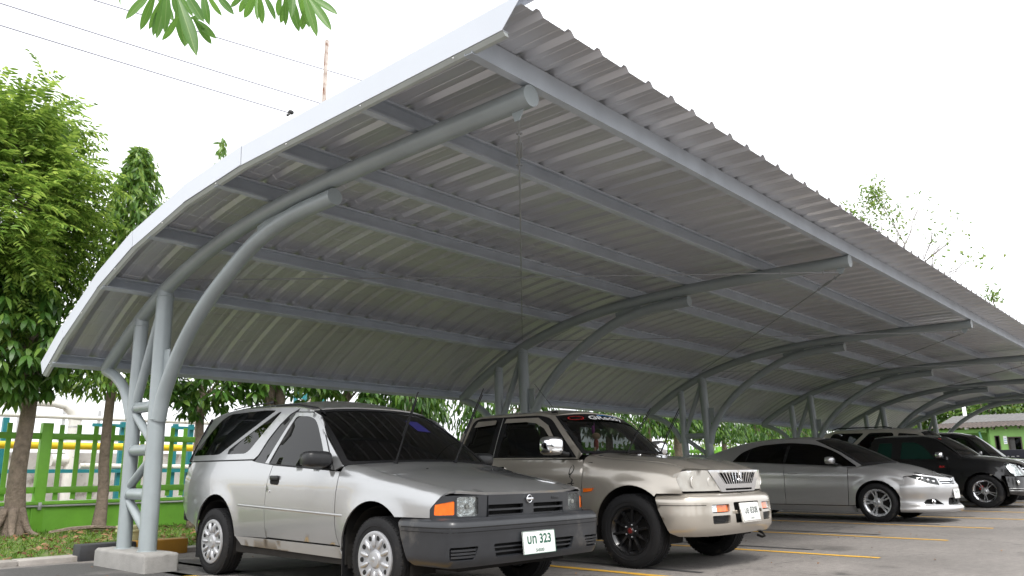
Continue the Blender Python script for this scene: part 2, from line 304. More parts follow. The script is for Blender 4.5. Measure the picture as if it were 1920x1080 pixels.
class MB:
    def __init__(s): s.v = []; s.f = []
    def add(s, verts, faces):
        k = len(s.v); s.v += [tuple(map(float, p)) for p in verts]; s.f += [tuple(k+i for i in f) for f in faces]; return s
    def box(s, c, size, rot=None, bev=0.0):
        bm = bmesh.new(); bmesh.ops.create_cube(bm, size=1)
        for v in bm.verts: v.co = Vector((v.co.x*size[0], v.co.y*size[1], v.co.z*size[2]))
        if bev: bmesh.ops.bevel(bm, geom=bm.edges[:], offset=bev, segments=2, affect='EDGES', profile=0.5)
        R = rot if rot is not None else Matrix.Identity(3); c = Vector(c)
        bm.verts.index_update()
        s.add([R @ v.co + c for v in bm.verts], [[v.index for v in f.verts] for f in bm.faces]); bm.free(); return s
    def tube(s, path, r, n=12, caps=True):
        P = [Vector(p) for p in path]; rs = r if hasattr(r, '__len__') else [r]*len(P)
        T = [(P[min(i+1, len(P)-1)]-P[max(i-1, 0)]).normalized() for i in range(len(P))]
        a = Vector((0, 0, 1)) if abs(T[0].z) < 0.9 else Vector((1, 0, 0))
        N = (a - T[0]*a.dot(T[0])).normalized(); vs = []
        for i, p in enumerate(P):
            N = (N - T[i]*N.dot(T[i])).normalized(); B = T[i].cross(N)
            for k in range(n):
                an = 2*PI*k/n; vs.append(p + (N*math.cos(an)+B*math.sin(an))*rs[i])
        fs = [(i*n+k, i*n+(k+1) % n, (i+1)*n+(k+1) % n, (i+1)*n+k) for i in range(len(P)-1) for k in range(n)]
        if caps: fs += [tuple(range(n-1, -1, -1)), tuple((len(P)-1)*n+k for k in range(n))]
        return s.add(vs, fs)
    def lathe(s, prof, c=(0, 0, 0), axis='y', n=40):
        """prof: list of (radius, along)"""
        vs = []
        for r, a in prof:
            for k in range(n):
                an = 2*PI*k/n; p = (r*math.cos(an), a, r*math.sin(an)) if axis == 'y' else ((r*math.cos(an), r*math.sin(an), a) if axis == 'z' else (a, r*math.cos(an), r*math.sin(an)))
                vs.append((p[0]+c[0], p[1]+c[1], p[2]+c[2]))
        fs = [(i*n+k, i*n+(k+1) % n, (i+1)*n+(k+1) % n, (i+1)*n+k) for i in range(len(prof)-1) for k in range(n)]
        return s.add(vs, fs)
    def ell(s, c, size, e=1.0, nu=20, nv=12, rot=None):
        """superellipsoid; e<1 boxier"""
        R = rot if rot is not None else Matrix.Identity(3); c = Vector(c); sg = lambda x, p: math.copysign(abs(x)**p, x)
        vs = []
        for j in range(nv+1):
            ph = -PI/2+PI*j/nv
            for i in range(nu):
                th = 2*PI*i/nu
                vs.append(R @ Vector((size[0]*sg(math.cos(ph), e)*sg(math.cos(th), e), size[1]*sg(math.cos(ph), e)*sg(math.sin(th), e), size[2]*sg(math.sin(ph), e))) + c)
        fs = [(j*nu+i, j*nu+(i+1) % nu, (j+1)*nu+(i+1) % nu, (j+1)*nu+i) for j in range(nv) for i in range(nu)]
        return s.add(vs, fs)
    def prism(s, poly, fn, d):
        """poly in 2D, fn(u,v,w)->3D, extruded w 0..d"""
        n = len(poly); vs = [fn(u, v, 0) for u, v in poly]+[fn(u, v, d) for u, v in poly]
        return s.add(vs, [tuple(range(n)), tuple(range(2*n-1, n-1, -1))]+[(i, (i+1) % n, n+(i+1) % n, n+i) for i in range(n)])
    def build(s, name, m=None, parent=None, smooth=0.6):
        return new_obj(name, mesh_of(name, s.v, s.f, smooth), m, parent)

def spl(pts, n=8):
    """Catmull-Rom through points (any dimension)"""
    P = np.array(pts, float); P = np.vstack([2*P[0]-P[1], P, 2*P[-1]-P[-2]]); out = []
    for i in range(1, len(P)-2):
        for k in range(n):
            t = k/n; out.append(0.5*((2*P[i])+(-P[i-1]+P[i+1])*t+(2*P[i-1]-5*P[i]+4*P[i+1]-P[i+2])*t*t+(-P[i-1]+3*P[i]-3*P[i+1]+P[i+2])*t**3))
    out.append(P[-2]); return np.array(out)

def cub(xs, ys):
    """smooth 1-D interpolation (cubic Hermite with limited slopes)"""
    xs = np.array(xs, float); ys = np.array(ys, float); h = np.diff(xs); d = np.diff(ys)/h; m = np.zeros(len(xs))
    m[0] = d[0]; m[-1] = d[-1]
    for i in range(1, len(xs)-1):
        m[i] = 0 if d[i-1]*d[i] <= 0 else 2*d[i-1]*d[i]/(d[i-1]+d[i])
    def f(x):
        x = np.clip(np.asarray(x, float), xs[0], xs[-1]); i = np.clip(np.searchsorted(xs, x)-1, 0, len(h)-1); t = (x-xs[i])/h[i]
        return ((2*t**3-3*t*t+1)*ys[i]+(t**3-2*t*t+t)*h[i]*m[i]+(-2*t**3+3*t*t)*ys[i+1]+(t**3-t*t)*h[i]*m[i+1])
    return f

def rnd(poly, r, n=5):
    """round the corners of a closed polygon; r scalar or per corner"""
    P = [np.array(p, float) for p in poly]; out = []; rs = r if hasattr(r, '__len__') else [r]*len(P)
    for i, p in enumerate(P):
        a, b = P[i-1]-p, P[(i+1) % len(P)]-p; la, lb = np.linalg.norm(a), np.linalg.norm(b)
        k = min(rs[i], la*0.45, lb*0.45)
        if k < 1e-4: out.append(tuple(p)); continue
        s, e = p+a/la*k, p+b/lb*k
        for j in range(n+1):
            t = j/n; out.append(tuple((1-t)**2*s+2*t*(1-t)*p+t*t*e))
    return out

def resample(poly, step):
    P = np.array(poly, float); out = []
    for i in range(len(P)):
        a, b = P[i], P[(i+1) % len(P)]; L = np.linalg.norm(b-a)
        if L < 1e-6: continue
        n = max(1, int(math.ceil(L/step)))
        for k in range(n): out.append(a+(b-a)*k/n)
    return np.array(out)

def inpoly(P, poly):
    x, y = P[:, 0], P[:, 1]; r = np.zeros(len(P), bool); Q = np.array(poly); n = len(Q)
    for i in range(n):
        x1, y1 = Q[i]; x2, y2 = Q[(i+1) % n]
        if y1 == y2: continue
        c = ((y1 > y) != (y2 > y)) & (x < (x2-x1)*(y-y1)/(y2-y1)+x1); r ^= c
    return r

def panel(name, outline, fn, m, parent, holes=(), step=0.05, depth=0.012, centre=(None, 0, 0.6), off=0.0):
    """curved panel: 2-D outline (with holes) meshed and mapped by fn(u, v) -> (n,3); edges turned inward by depth"""
    outer = resample(outline, step); hs = [resample(h, step) for h in holes]; pts = []; edges = []
    for L in [outer]+hs:
        k = len(pts); pts += [tuple(p) for p in L]; edges += [(k+i, k+(i+1) % len(L)) for i in range(len(L))]
    B = np.array(pts); lo, hi = outer.min(0), outer.max(0)
    gu = np.arange(lo[0]+step*0.5, hi[0], step); gv = np.arange(lo[1]+step*0.5, hi[1], step)
    if len(gu) and len(gv):
        G = np.array([(u, v) for u in gu for v in gv]); ok = inpoly(G, outer)
        for h in hs: ok &= ~inpoly(G, h)
        G = G[ok]
        if len(G):
            d = np.min(np.linalg.norm(G[:, None]-B[None], axis=2), axis=1); G = G[d > 0.45*step]
            pts += [tuple(g) for g in G]
    r = delaunay_2d_cdt([Vector(p) for p in pts], edges, [], 0, 1e-7)
    V = np.array([tuple(v) for v in r[0]]); F = np.array([f for f in r[2] if len(f) == 3])
    c = V[F].mean(1); ok = inpoly(c, outer)
    for h in hs: ok &= ~inpoly(c, h)
    F = F[ok]
    ctr = lambda P: np.stack([P[:, 0] if centre[0] is None else np.full(len(P), centre[0]), np.full(len(P), centre[1]), np.full(len(P), centre[2])], 1)
    def normals(U):
        e = 1e-3; du = fn(U[:, 0]+e, U[:, 1])-fn(U[:, 0]-e, U[:, 1]); dv = fn(U[:, 0], U[:, 1]+e)-fn(U[:, 0], U[:, 1]-e)
        n = np.cross(du, dv); n /= np.maximum(np.linalg.norm(n, axis=1, keepdims=True), 1e-9); return n
    P = fn(V[:, 0], V[:, 1]); N = normals(V)
    sgn = np.sign(np.sum(N*(P-ctr(P)))) or 1.0
    N *= sgn
    P = P+N*off
    fn_ = np.cross(P[F[:, 1]]-P[F[:, 0]], P[F[:, 2]]-P[F[:, 0]]); flip = np.sum(fn_*N[F[:, 0]], axis=1) < 0
    F[flip] = F[flip][:, ::-1]
    verts = [tuple(p) for p in P]; faces = [tuple(f) for f in F]
    if depth:
        for L in [outer]+hs:
            n = normals(L)*sgn; A = fn(L[:, 0], L[:, 1])+n*off; Bq = A-n*depth; k = len(verts)
            verts += [tuple(p) for p in A]+[tuple(p) for p in Bq]; q = len(L)
            faces += [(k+i, k+(i+1) % q, k+q+(i+1) % q, k+q+i) for i in range(q)]
    return new_obj(name, mesh_of(name, verts, faces, 9), m, parent)

def text(name, body, size, origin, right, upv, m, parent, off=0.0, bold=0.0, align='CENTER', sx=1.0):
    c = bpy.data.curves.new(name, 'FONT'); c.body = body; c.size = size; c.align_x = align; c.align_y = 'CENTER'; c.offset = bold; c.resolution_u = 3
    o = bpy.data.objects.new(name, c); COL.objects.link(o)
    dg = bpy.context.evaluated_depsgraph_get(); me = bpy.data.meshes.new_from_object(o.evaluated_get(dg)); bpy.data.objects.remove(o); bpy.data.curves.remove(c)
    R, U = Vector(right).normalized(), Vector(upv).normalized(); N = R.cross(U); O = Vector(origin)
    for v in me.vertices: v.co = O + R*v.co.x*sx + U*v.co.y + N*off
    me.name = name
    return new_obj(name, me, m, parent)

def fast_mesh(name, V, F4=None, F3=None):
    """big meshes from numpy arrays"""
    me = bpy.data.meshes.new(name); V = np.asarray(V, np.float32); nq = 0 if F4 is None else len(F4); n3 = 0 if F3 is None else len(F3)
    me.vertices.add(len(V)); me.vertices.foreach_set('co', V.ravel()); me.loops.add(nq*4+n3*3); me.polygons.add(nq+n3)
    idx = np.concatenate([x.ravel() for x in (F4, F3) if x is not None and len(x)]).astype(np.int32)
    me.loops.foreach_set('vertex_index', idx)
    st = np.concatenate([np.arange(nq)*4, nq*4+np.arange(n3)*3]).astype(np.int32); me.polygons.foreach_set('loop_start', st)
    me.update(calc_edges=True); return me

def leaf_cloud(pos, axis, nrm, length, width, droop=0.15):
    """many leaves: base pos, direction axis, face normal; 6 verts, 3 faces each"""
    n = len(pos); ax = axis/np.linalg.norm(axis, axis=1, keepdims=True); nr = nrm-ax*np.sum(nrm*ax, 1, keepdims=True)
    nr /= np.maximum(np.linalg.norm(nr, axis=1, keepdims=True), 1e-6); sd = np.cross(ax, nr); L = length[:, None]; W = width[:, None]
    dn = -nr*L*droop
    V = np.stack([pos, pos+ax*L*0.35+sd*W*0.5+nr*W*0.12, pos+ax*L*0.35-sd*W*0.5+nr*W*0.12, pos+ax*L*0.72+sd*W*0.38+dn*0.45+nr*W*0.1, pos+ax*L*0.72-sd*W*0.38+dn*0.45+nr*W*0.1, pos+ax*L+dn], 1).reshape(-1, 3)
    b = np.arange(n)[:, None]*6
    return V, b+np.array([[1, 2, 4, 3]]), np.concatenate([b+np.array([[0, 2, 1]]), b+np.array([[3, 4, 5]])])

def unit(v): return v/np.maximum(np.linalg.norm(v, axis=-1, keepdims=True), 1e-9)

# ================================================================== SETTING
def sheet(name, x0, x1, y0, y1, z, m, kind='structure', parent=None):
    o = new_obj(name, mesh_of(name, [(x0, y0, z), (x1, y0, z), (x1, y1, z), (x0, y1, z)], [(0, 1, 2, 3)]), m, parent)
    if kind and not parent: o['kind'] = kind
    return o
sheet('ground', -700, 700, -700, 700, -0.03, 'lawn')
lot = sheet('parking_lot', -60, 90, -60, 9.3, 0.0, 'asphalt')
sheet('grass_verge', 0.3, 90, 9.42, 13.7, 0.045, 'soil')

# kerb stones along the verge
KERB = []
kb = MB().box((0, 0, -0.025), (0.985, 0.26, 0.16), bev=0.012); kme = mesh_of('kerb_stone', kb.v, kb.f, 0.6); kme.materials.append(M['kerb'])
kroot = None
for i in range(-8, 40):
    o = bpy.data.objects.new('kerb_stone', kme); COL.objects.link(o)
    if kroot is None:
        kroot = empty('kerb', (0, 9.33, 0)); kroot['kind'] = 'structure'
    o.parent = kroot; o.location = (i*1.0+0.3, random.uniform(-0.004, 0.004), random.uniform(-0.004, 0.004))

# painted stall lines and dark strips, 4 mm apart in height
def strip(name, x, y0, y1, w, z, m, seed):
    rg = np.random.default_rng(seed); ys = np.linspace(y0, y1, 40); a = rg.normal(0, 0.0035, (2, 40))
    vs = [(x-w/2+a[0][i], ys[i], z) for i in range(40)]+[(x+w/2+a[1][i], ys[i], z) for i in range(40)]
    new_obj(name, mesh_of(name, vs, [(i, i+1, 41+i, 40+i) for i in range(39)]), m, lot)
LX0, LS = 6.068, 2.5425
for i in range(-1, 11):
    strip('parking_line', LX0+i*LS, 2.87+random.uniform(-0.03, 0.03), 9.1, 0.10, 0.004, 'line', i+5)
    strip('dark_strip', LX0+i*LS+0.43, 3.75+random.uniform(-0.15, 0.25), 9.1, 0.09, 0.004, 'dark_band', i+50)  # darker strip laid beside each stall line
# darker fresh asphalt along the kerb at the first column
pp = [(0.5, 7.9), (2.2, 8.3), (2.75, 7.7), (3.1, 7.3), (3.45, 7.1), (4.4, 6.75), (5.6, 6.6), (5.7, 7.6), (4.6, 8.0), (4.0, 8.6), (3.2, 9.0), (0.5, 9.05)]
new_obj('asphalt_patch', mesh_of('asphalt_patch', [(x, y, 0.004) for x, y in rnd(pp, 0.2)], [tuple(range(len(rnd(pp, 0.2))))]), mat('new_asphalt', (0.055, 0.053, 0.052), 0.85, noise=(40, 0.35, 7), bump=(90, 0.5, 0.01), dirt=(1.6, (0.10, 0.095, 0.09, 1), 0.53)), lot)

# ------------------------------------------------------------------ carport
ARCH = [(2.96, 3.19), (4.0, 3.197), (5.0, 3.19), (5.8, 3.155), (6.5, 3.09), (7.2, 2.965), (7.9, 2.765), (8.5, 2.505), (8.95, 2.26), (9.28, 2.04)]
arc = spl(ARCH, 6)
def offs(d, front=2.565, rear=0.26):
    """curve parallel to the arch, extended at both ends: arrays (Y, Z), unit normal"""
    A = arc.copy(); t0 = unit(A[1]-A[0]); t1 = unit(A[-1]-A[-3])
    A = np.vstack([A[0]-t0*(A[0][0]-front), A, A[-1]+t1*rear])
    T = unit(np.gradient(A, axis=0)); N = np.stack([-T[:, 1], T[:, 0]], 1); N *= np.sign(N[:, 1:2])
    return A+N*d, N, T
FX0, FL, NF = 3.472, 5.566, 6
carport = empty('carport', (FX0, 8.0, 0))
tag(carport, 'long grey steel car shelter with a curved ribbed metal roof over the parked cars', 'carport')
def cp(o):                       # keep world coordinates while parented to the shelter
    o.parent = carport; o.matrix_parent_inverse = Matrix.Translation((-FX0, -8.0, 0)); return o
def fr(x): return lambda y, z: (x, y, z)

def make_frame():
    m = MB().tube([(0, y, z) for y, z in arc], 0.072, 20); main = m.build('frame', 'steel')
    def child(name, path, r, n=16):
        return MB().tube([(0, y, z) for y, z in path], r, n).build(name, 'steel', main)
    low = spl([(5.04, 3.035), (5.66, 3.01), (6.19, 2.905), (6.65, 2.70), (7.11, 2.43), (7.50, 2.08), (7.78, 1.68), (7.86, 1.40)], 6)
    child('lower_arm', low, 0.070, 20)
    child('column_tube', [(7.84, 0.10), (7.90, 1.40), (7.97, 2.72)], 0.083, 20)
    child('column_tube', [(8.37, 0.10), (8.44, 1.40), (8.48, 2.50)], 0.070, 20)
    child('rear_strut', spl([(9.30, 2.02), (9.0, 1.92), (8.72, 1.74), (8.50, 1.44)], 6), 0.055)
    for z in (1.55, 1.12, 0.69): child('rung', [(7.9, z), (8.42, z)], 0.056)
    child('brace', [(8.42, 1.50), (7.92, 1.17)], 0.042); child('brace', [(8.42, 0.74), (7.9, 1.06)], 0.042); child('brace', [(8.38, 0.64), (7.88, 0.32)], 0.042)
    child('brace', [(8.42, 1.60), (7.99, 2.60)], 0.047)
    for c_, s_, r_ in (((0, 5.35, 3.115), (0.008, 0.12, 0.05), 0), ((0, 6.0, 3.03), (0.008, 0.42, 0.10), -0.2), ((0, 7.82, 1.95), (0.01, 0.16, 0.30), 0)):
        MB().box(c_, s_, Matrix.Rotation(r_, 3, 'X')).build('gusset', 'steel', main)
    for p_, d_, r_ in (((7.872, 1.41), (-0.06, 1), 0.080), ((7.965, 2.66), (0.05, 1), 0.086), ((8.478, 2.42), (0.03, 1), 0.074), ((7.985, 1.55), (1, 0), 0.060), ((8.365, 1.55), (1, 0), 0.060), ((7.970, 1.12), (1, 0), 0.060), ((8.350, 1.12), (1, 0), 0.060), ((7.955, 0.69), (1, 0), 0.060), ((8.335, 0.69), (1, 0), 0.060), ((9.255, 2.03), (-0.5, 0.5), 0.06)):
        d_ = Vector((0, d_[0], d_[1])).normalized(); u_ = Vector((1, 0, 0)); w_ = d_.cross(u_)
        MB().tube([Vector((0, p_[0], p_[1]))+(u_*math.cos(a)+w_*math.sin(a))*(r_-0.002+0.0015*math.sin(a*9)) for a in np.linspace(0, 2*PI, 33)], 0.006, 6, False).build('weld_bead', 'steel', main)
    pl = MB().prism([(3.02, 3.13), (3.13, 3.13), (3.10, 3.055), (3.06, 3.055)], lambda u, v, w_: (w_-0.004, u, v), 0.008); pl.build('rod_plate', 'steel', main)
    for y, z in ((7.84, 0.172), (8.37, 0.172)):
        MB().lathe([(0.095, 0.165), (0.095, 0.172), (0.09, 0.176), (0.02, 0.176)], (0, y, 0), 'z', 20).build('weld_collar', 'steel', main)
    # cast footing with chamfered top edge and slightly uneven faces
    bm = bmesh.new(); bmesh.ops.create_cube(bm, size=1)
    for v in bm.verts: v.co = Vector((v.co.x*0.33, v.co.y*1.16, v.co.z*0.24))
    bmesh.ops.bevel(bm, geom=[e for e in bm.edges if e.verts[0].co.z > 0 and e.verts[1].co.z > 0 or abs(e.verts[0].co.z-e.verts[1].co.z) > 0.1], offset=0.03, segments=3, affect='EDGES', profile=0.5)
    bmesh.ops.subdivide_edges(bm, edges=[e for e in bm.edges if e.calc_length() > 0.25], cuts=5, use_grid_fill=True)
    rg = random.Random(3)
    for v in bm.verts: v.co += Vector((rg.gauss(0, 0.0025), rg.gauss(0, 0.003), rg.gauss(0, 0.002))) + Vector((0, 8.09, 0.05))
    bm.verts.index_update(); fme = mesh_of('footing', [v.co for v in bm.verts], [[v.index for v in f.verts] for f in bm.faces], 0.9); bm.free()
    new_obj('footing', fme, 'concrete', main)
    return main
f0 = make_frame(); f0.location = (FX0, 0, 0); cp(f0)
for i in range(1, NF):
    c = copy_tree(f0); c.location = (FX0+i*FL, 0, 0)

XL, XR = 2.92, FX0+5*FL+0.55
# purlins: lipped channels, web towards the open front
shc, shn, sht = offs(0.075, 2.565, 0.4)
def at_y(y):
    i = np.argmin(abs(shc[:, 0]-y)); return shc[i], shn[i], sht[i]
PY = [2.99, 4.05, 5.10, 5.98, 7.22, 8.22, 9.40]
cur_s = np.concatenate([[0], np.cumsum(np.linalg.norm(np.diff(shc, axis=0), axis=1))])
def curve_pt(y):
    s = np.interp(y, shc[:, 0], cur_s); P = np.array([np.interp(s, cur_s, shc[:, k]) for k in (0, 1)]); N = unit(np.array([np.interp(s, cur_s, shn[:, k]) for k in (0, 1)])); T = np.array([N[1], -N[0]])
    return P, N, T
for k, y in enumerate(PY):
    P, N, T = curve_pt(y); h, w, t, lip = 0.143, 0.062, 0.004, 0.018
    prof = [(0, 0), (w, 0), (w, lip), (w-t, lip), (w-t, t), (t, t), (t, h-t), (w-t, h-t), (w-t, h-lip), (w, h-lip), (w, h), (0, h)]
    if k: prof = [(w-a, b) for a, b in prof][::-1]      # only the front purlin shows its back
    x0 = XL+0.02; n = len(prof); nseg = 12; vs = []
    for j in range(nseg+1):
        x = x0+(XR-x0)*j/nseg; sag = 0.004*math.sin(j*2.1+k)
        for a, b in prof:
            q = P+T*(a-w/2)+N*(b+sag); vs.append((x, q[0], q[1]))
    fs = [(j*n+i, j*n+(i+1) % n, (j+1)*n+(i+1) % n, (j+1)*n+i) for j in range(nseg) for i in range(n)]
    fs += [tuple(range(n)), tuple(nseg*n+i for i in range(n-1, -1, -1))]
    cp(new_obj('purlin', mesh_of('purlin', vs, fs), 'purlin'))

# ribbed sheets: pan with trapezoid ribs and two small stiffeners per bay, crimped crosswise where the roof bends
SW, RP = 0.87, 0.29
pr = []
for r in range(3):
    c = RP*(r+0.5)
    pr += [(c-RP/2, 0), (c-0.100, 0), (c-0.096, 0.0025), (c-0.088, 0.0025), (c-0.084, 0), (c-0.048, 0), (c-0.015, 0.032), (c+0.015, 0.032), (c+0.048, 0), (c+0.084, 0), (c+0.088, 0.0025), (c+0.096, 0.0025), (c+0.100, 0)]
pr += [(SW, 0), (SW+0.03, 0)]
rc, rn, rtn = offs(0.222)
rs_ = np.concatenate([[0], np.cumsum(np.linalg.norm(np.diff(rc, axis=0), axis=1))])
st = [(s, 0.0) for s in np.linspace(0, 2.4, 7)]
s = 2.62
while s < rs_[-1]-0.05:
    st += [(s-0.11, 0.0), (s-0.007, 0.0), (s, 0.0042), (s+0.007, 0.0)]; s += 0.22
st.append((rs_[-1], 0.0))
n = len(pr); vs = []
for s_, dn in st:
    P = np.array([np.interp(s_, rs_, rc[:, k]) for k in (0, 1)]); N = unit(np.array([np.interp(s_, rs_, rn[:, k]) for k in (0, 1)]))
    for a, b in pr:
        q = P+N*(b+dn); vs.append((a, q[0], q[1]))
fs = [(j*n+i, j*n+i+1, (j+1)*n+i+1, (j+1)*n+i) for j in range(len(st)-1) for i in range(n-1)]
sme = mesh_of('roof_sheet', vs, fs); sme.materials.append(M['sheet'])
x = XL+0.012; k = 0
while x < XR-0.3:
    o = bpy.data.objects.new('roof_sheet', sme); COL.objects.link(o); o.location = (x, 0.0, -0.0006*k); cp(o); x += SW; k += 1
XR = x

# white edge trim in straight pieces, with lower lip and top return
def trim(x, dirx, mname='fascia'):
    ys = [2.70, 5.56, 6.54, 7.55, 8.35, 9.15, 9.66]
    ec, en, et = offs(0.222, 2.4, 0.8)
    cs = np.concatenate([[0], np.cumsum(np.linalg.norm(np.diff(ec, axis=0), axis=1))])
    pts = []
    for y in ys:
        s = np.interp(y, ec[:, 0], cs); P = np.array([np.interp(s, cs, ec[:, k]) for k in (0, 1)]); N = unit(np.array([np.interp(s, cs, en[:, k]) for k in (0, 1)])); pts.append((P, N))
    for i in range(len(pts)-1):
        (P0, N0), (P1, N1) = pts[i], pts[i+1]; g = 0.003*(i % 2)
        fy = [-0.14, 0.05] if i == 0 else [0.0, 0.0]          # front piece is cut on a slant
        prof = [(0.10, 0.054), (0.0, 0.054), (0.0, -0.112), (0.055, -0.112), (0.055, -0.108), (0.004, -0.108), (0.004, 0.050), (0.10, 0.050)]
        T = unit(P1-P0); vs = []
        for j, (P, N) in enumerate(((P0, N0), (P1, N1))):
            for a, b in prof:
                q = P+N*(b+g)
                if j == 0 and i == 0: q = q-T*(0.16*(b+0.112)/0.166)
                if j == 1: q = q-T*0.007
                vs.append((x+dirx*(a-g), q[0], q[1]))
        n = len(prof); fs = [(k, (k+1) % n, n+(k+1) % n, n+k) for k in range(n)]+[tuple(range(n)), tuple(range(2*n-1, n-1, -1))]
        o = cp(new_obj('edge_trim', mesh_of('edge_trim', vs, fs), mname))
        lp = MB(); e = 0.013
        for j, (P, N) in enumerate(((P0, N0), (P1, N1))):
            pass
        A0, A1 = P0+N0*(-0.114), P1+N1*(-0.114)
        B0, B1 = P0+N0*(-0.134), P1+N1*(-0.134)
        vs = [(x+dirx*0.006, *A0), (x+dirx*0.050, *A0), (x+dirx*0.058, *B0), (x+dirx*0.03, *B0), (x+dirx*0.006, *A1), (x+dirx*0.050, *A1), (x+dirx*0.058, *B1), (x+dirx*0.03, *B1)]
        cp(new_obj('trim_lip', mesh_of('trim_lip', vs, [(0, 1, 5, 4), (1, 2, 6, 5), (2, 3, 7, 6), (3, 0, 4, 7), (0, 3, 2, 1), (4, 5, 6, 7)]), 'fascia_lip'))
        for q in np.arange(0.4, np.linalg.norm(P1-P0), 0.9):
            c = A0+T*q; cp(MB().ell((x+dirx*0.004, c[0], c[1]-0.015), (0.006, 0.007, 0.007), 1, 8, 5).build('rivet', 'conduit'))
trim(XL, 1); trim(XR+0.01, -1)

# bracing rods with turnbuckles, crossing each bay
def rod(a, b):
    a, b = Vector(a), Vector(b); d = (b-a).normalized(); sag = Vector((0, 0, -0.012))
    m = MB(); m.tube([a, a.lerp(b, 0.5)+sag, b], 0.0068, 8)
    r = cp(m.build('brace_rod', 'rod'))
    p0 = a+d*0.30; t = MB()
    s = d.cross(Vector((0, 0, 1))).normalized()
    for sg in (-1, 1): t.tube([p0+s*0.003*sg, p0+d*0.03+s*0.017*sg, p0+d*0.25+s*0.017*sg, p0+d*0.28+s*0.003*sg], 0.0055, 8)
    u = s.cross(d)
    for off in (-0.12, 0.40):
        c = p0+d*off; t.tube([c+(s*math.cos(q)+d*math.sin(q))*0.019 for q in np.linspace(0, 2*PI, 13)], 0.005, 6, False)
        t.tube([c-u*0.02, c+u*0.02], 0.007, 8)
    o = t.build('turnbuckle', 'rod', r)
for i in range(NF-1):
    xa, xb = FX0+i*FL, FX0+(i+1)*FL
    rod((xa+0.012, 3.08, 3.06), (xb-0.04, 7.93, 2.86)); rod((xb-0.012, 3.10, 3.075), (xa+0.04, 7.90, 2.84))

# kerb stop blocks and the bucket by the first column
sb = empty('stop_block', (3.66, 9.26, 0)); tag(sb, 'black and yellow painted concrete stop block behind the first column base', 'stop block')
MB().box((-0.02, 0.0, 0.08), (0.58, 0.20, 0.17), bev=0.012).build('black_half', 'black_paint', sb); MB().box((0.57, 0.0, 0.08), (0.58, 0.198, 0.165), bev=0.012).build('yellow_half', 'yellow_paint', sb)
bk = empty('bucket', (4.02, 9.55, 0.045)); tag(bk, 'pale yellow plastic bucket behind the first column', 'bucket')
MB().lathe([(0.02, 0.0), (0.115, 0.0), (0.12, 0.01), (0.148, 0.25), (0.158, 0.252), (0.158, 0.27), (0.145, 0.27), (0.115, 0.02), (0.02, 0.018)], (0, 0, 0), 'z', 28).build('tub', 'bucket', bk)
MB().lathe([(0.160, 0.205), (0.163, 0.21), (0.163, 0.225), (0.155, 0.23)], (0, 0, 0), 'z', 28).build('rim_band', 'bucket', bk)

# ------------------------------------------------------------------ green picket fence on a low wall
FY = 13.6
fence = empty('picket_fence', (4.3, FY, 0)); tag(fence, 'bright green picket fence with posts and rails on a low green wall', 'fence')
def fp(o): o.parent = fence; o.matrix_parent_inverse = Matrix.Translation((-4.3, -FY, 0)); return o
w = MB().box((20.35, FY+0.05, 0.235), (39.3, 0.16, 0.45)); fp(w.build('low_wall', 'green', None, None))
fp(MB().box((20.35, FY+0.03, 0.475), (39.3, 0.24, 0.05), bev=0.01).build('coping', 'green', None, None))
xs = [4.30+2.7*k for k in range(-1, 14)]
pm = MB().box((0, 0, 0.86), (0.155, 0.12, 1.62), bev=0.008); pme = mesh_of('fence_post', pm.v, pm.f, 0.6); pme.materials.append(M['green'])
km = MB().prism([(-0.034, 0.52), (0.034, 0.52), (0.034, 1.66), (-0.034, 1.66)], lambda u, v, w_: (u, w_, v), 0.02); kme2 = mesh_of('picket', km.v, km.f); kme2.materials.append(M['green'])
pbm = MB().box((0, 0, 0.235), (0.20, 0.05, 0.43)); pbme = mesh_of('wall_pier', pbm.v, pbm.f); pbme.materials.append(M['green'])
far_pickets = MB()
for k, x in enumerate(xs):
    o = bpy.data.objects.new('fence_post', pme); COL.objects.link(o); o.location = (x, FY, 0); fp(o)
    o = bpy.data.objects.new('wall_pier', pbme); COL.objects.link(o); o.location = (x, FY-0.03, 0); fp(o)
    if k == len(xs)-1: break
    for z in (1.47, 0.665): fp(MB().box((x+1.35, FY-0.01, z), (2.7-0.16, 0.045, 0.095), bev=0.004).build('rail', 'green'))
    for j in range(10):
        px = x+0.235+j*0.2475
        if x > 20: far_pickets.box((px, FY+0.025, 1.09), (0.068, 0.02, 1.14)); continue
        o = bpy.data.objects.new('picket', kme2); COL.objects.link(o); o.location = (px+random.uniform(-0.008, 0.008), FY+0.016, random.uniform(-0.012, 0.012)); o.rotation_euler = (0, random.uniform(-0.01, 0.01), 0); fp(o)
o = fp(far_pickets.build('far_pickets', 'green', None, None)); o['kind'] = 'stuff'
fp(MB().tube([(0.8, FY-0.085, 0.43), (40, FY-0.085, 0.43)], 0.017, 10).build('conduit', 'conduit'))
for x in (4.30, 6.62, 9.0, 1.9): fp(MB().box((x, FY-0.085, 0.43), (0.05, 0.05, 0.11), bev=0.006).build('conduit_clamp', 'conduit'))

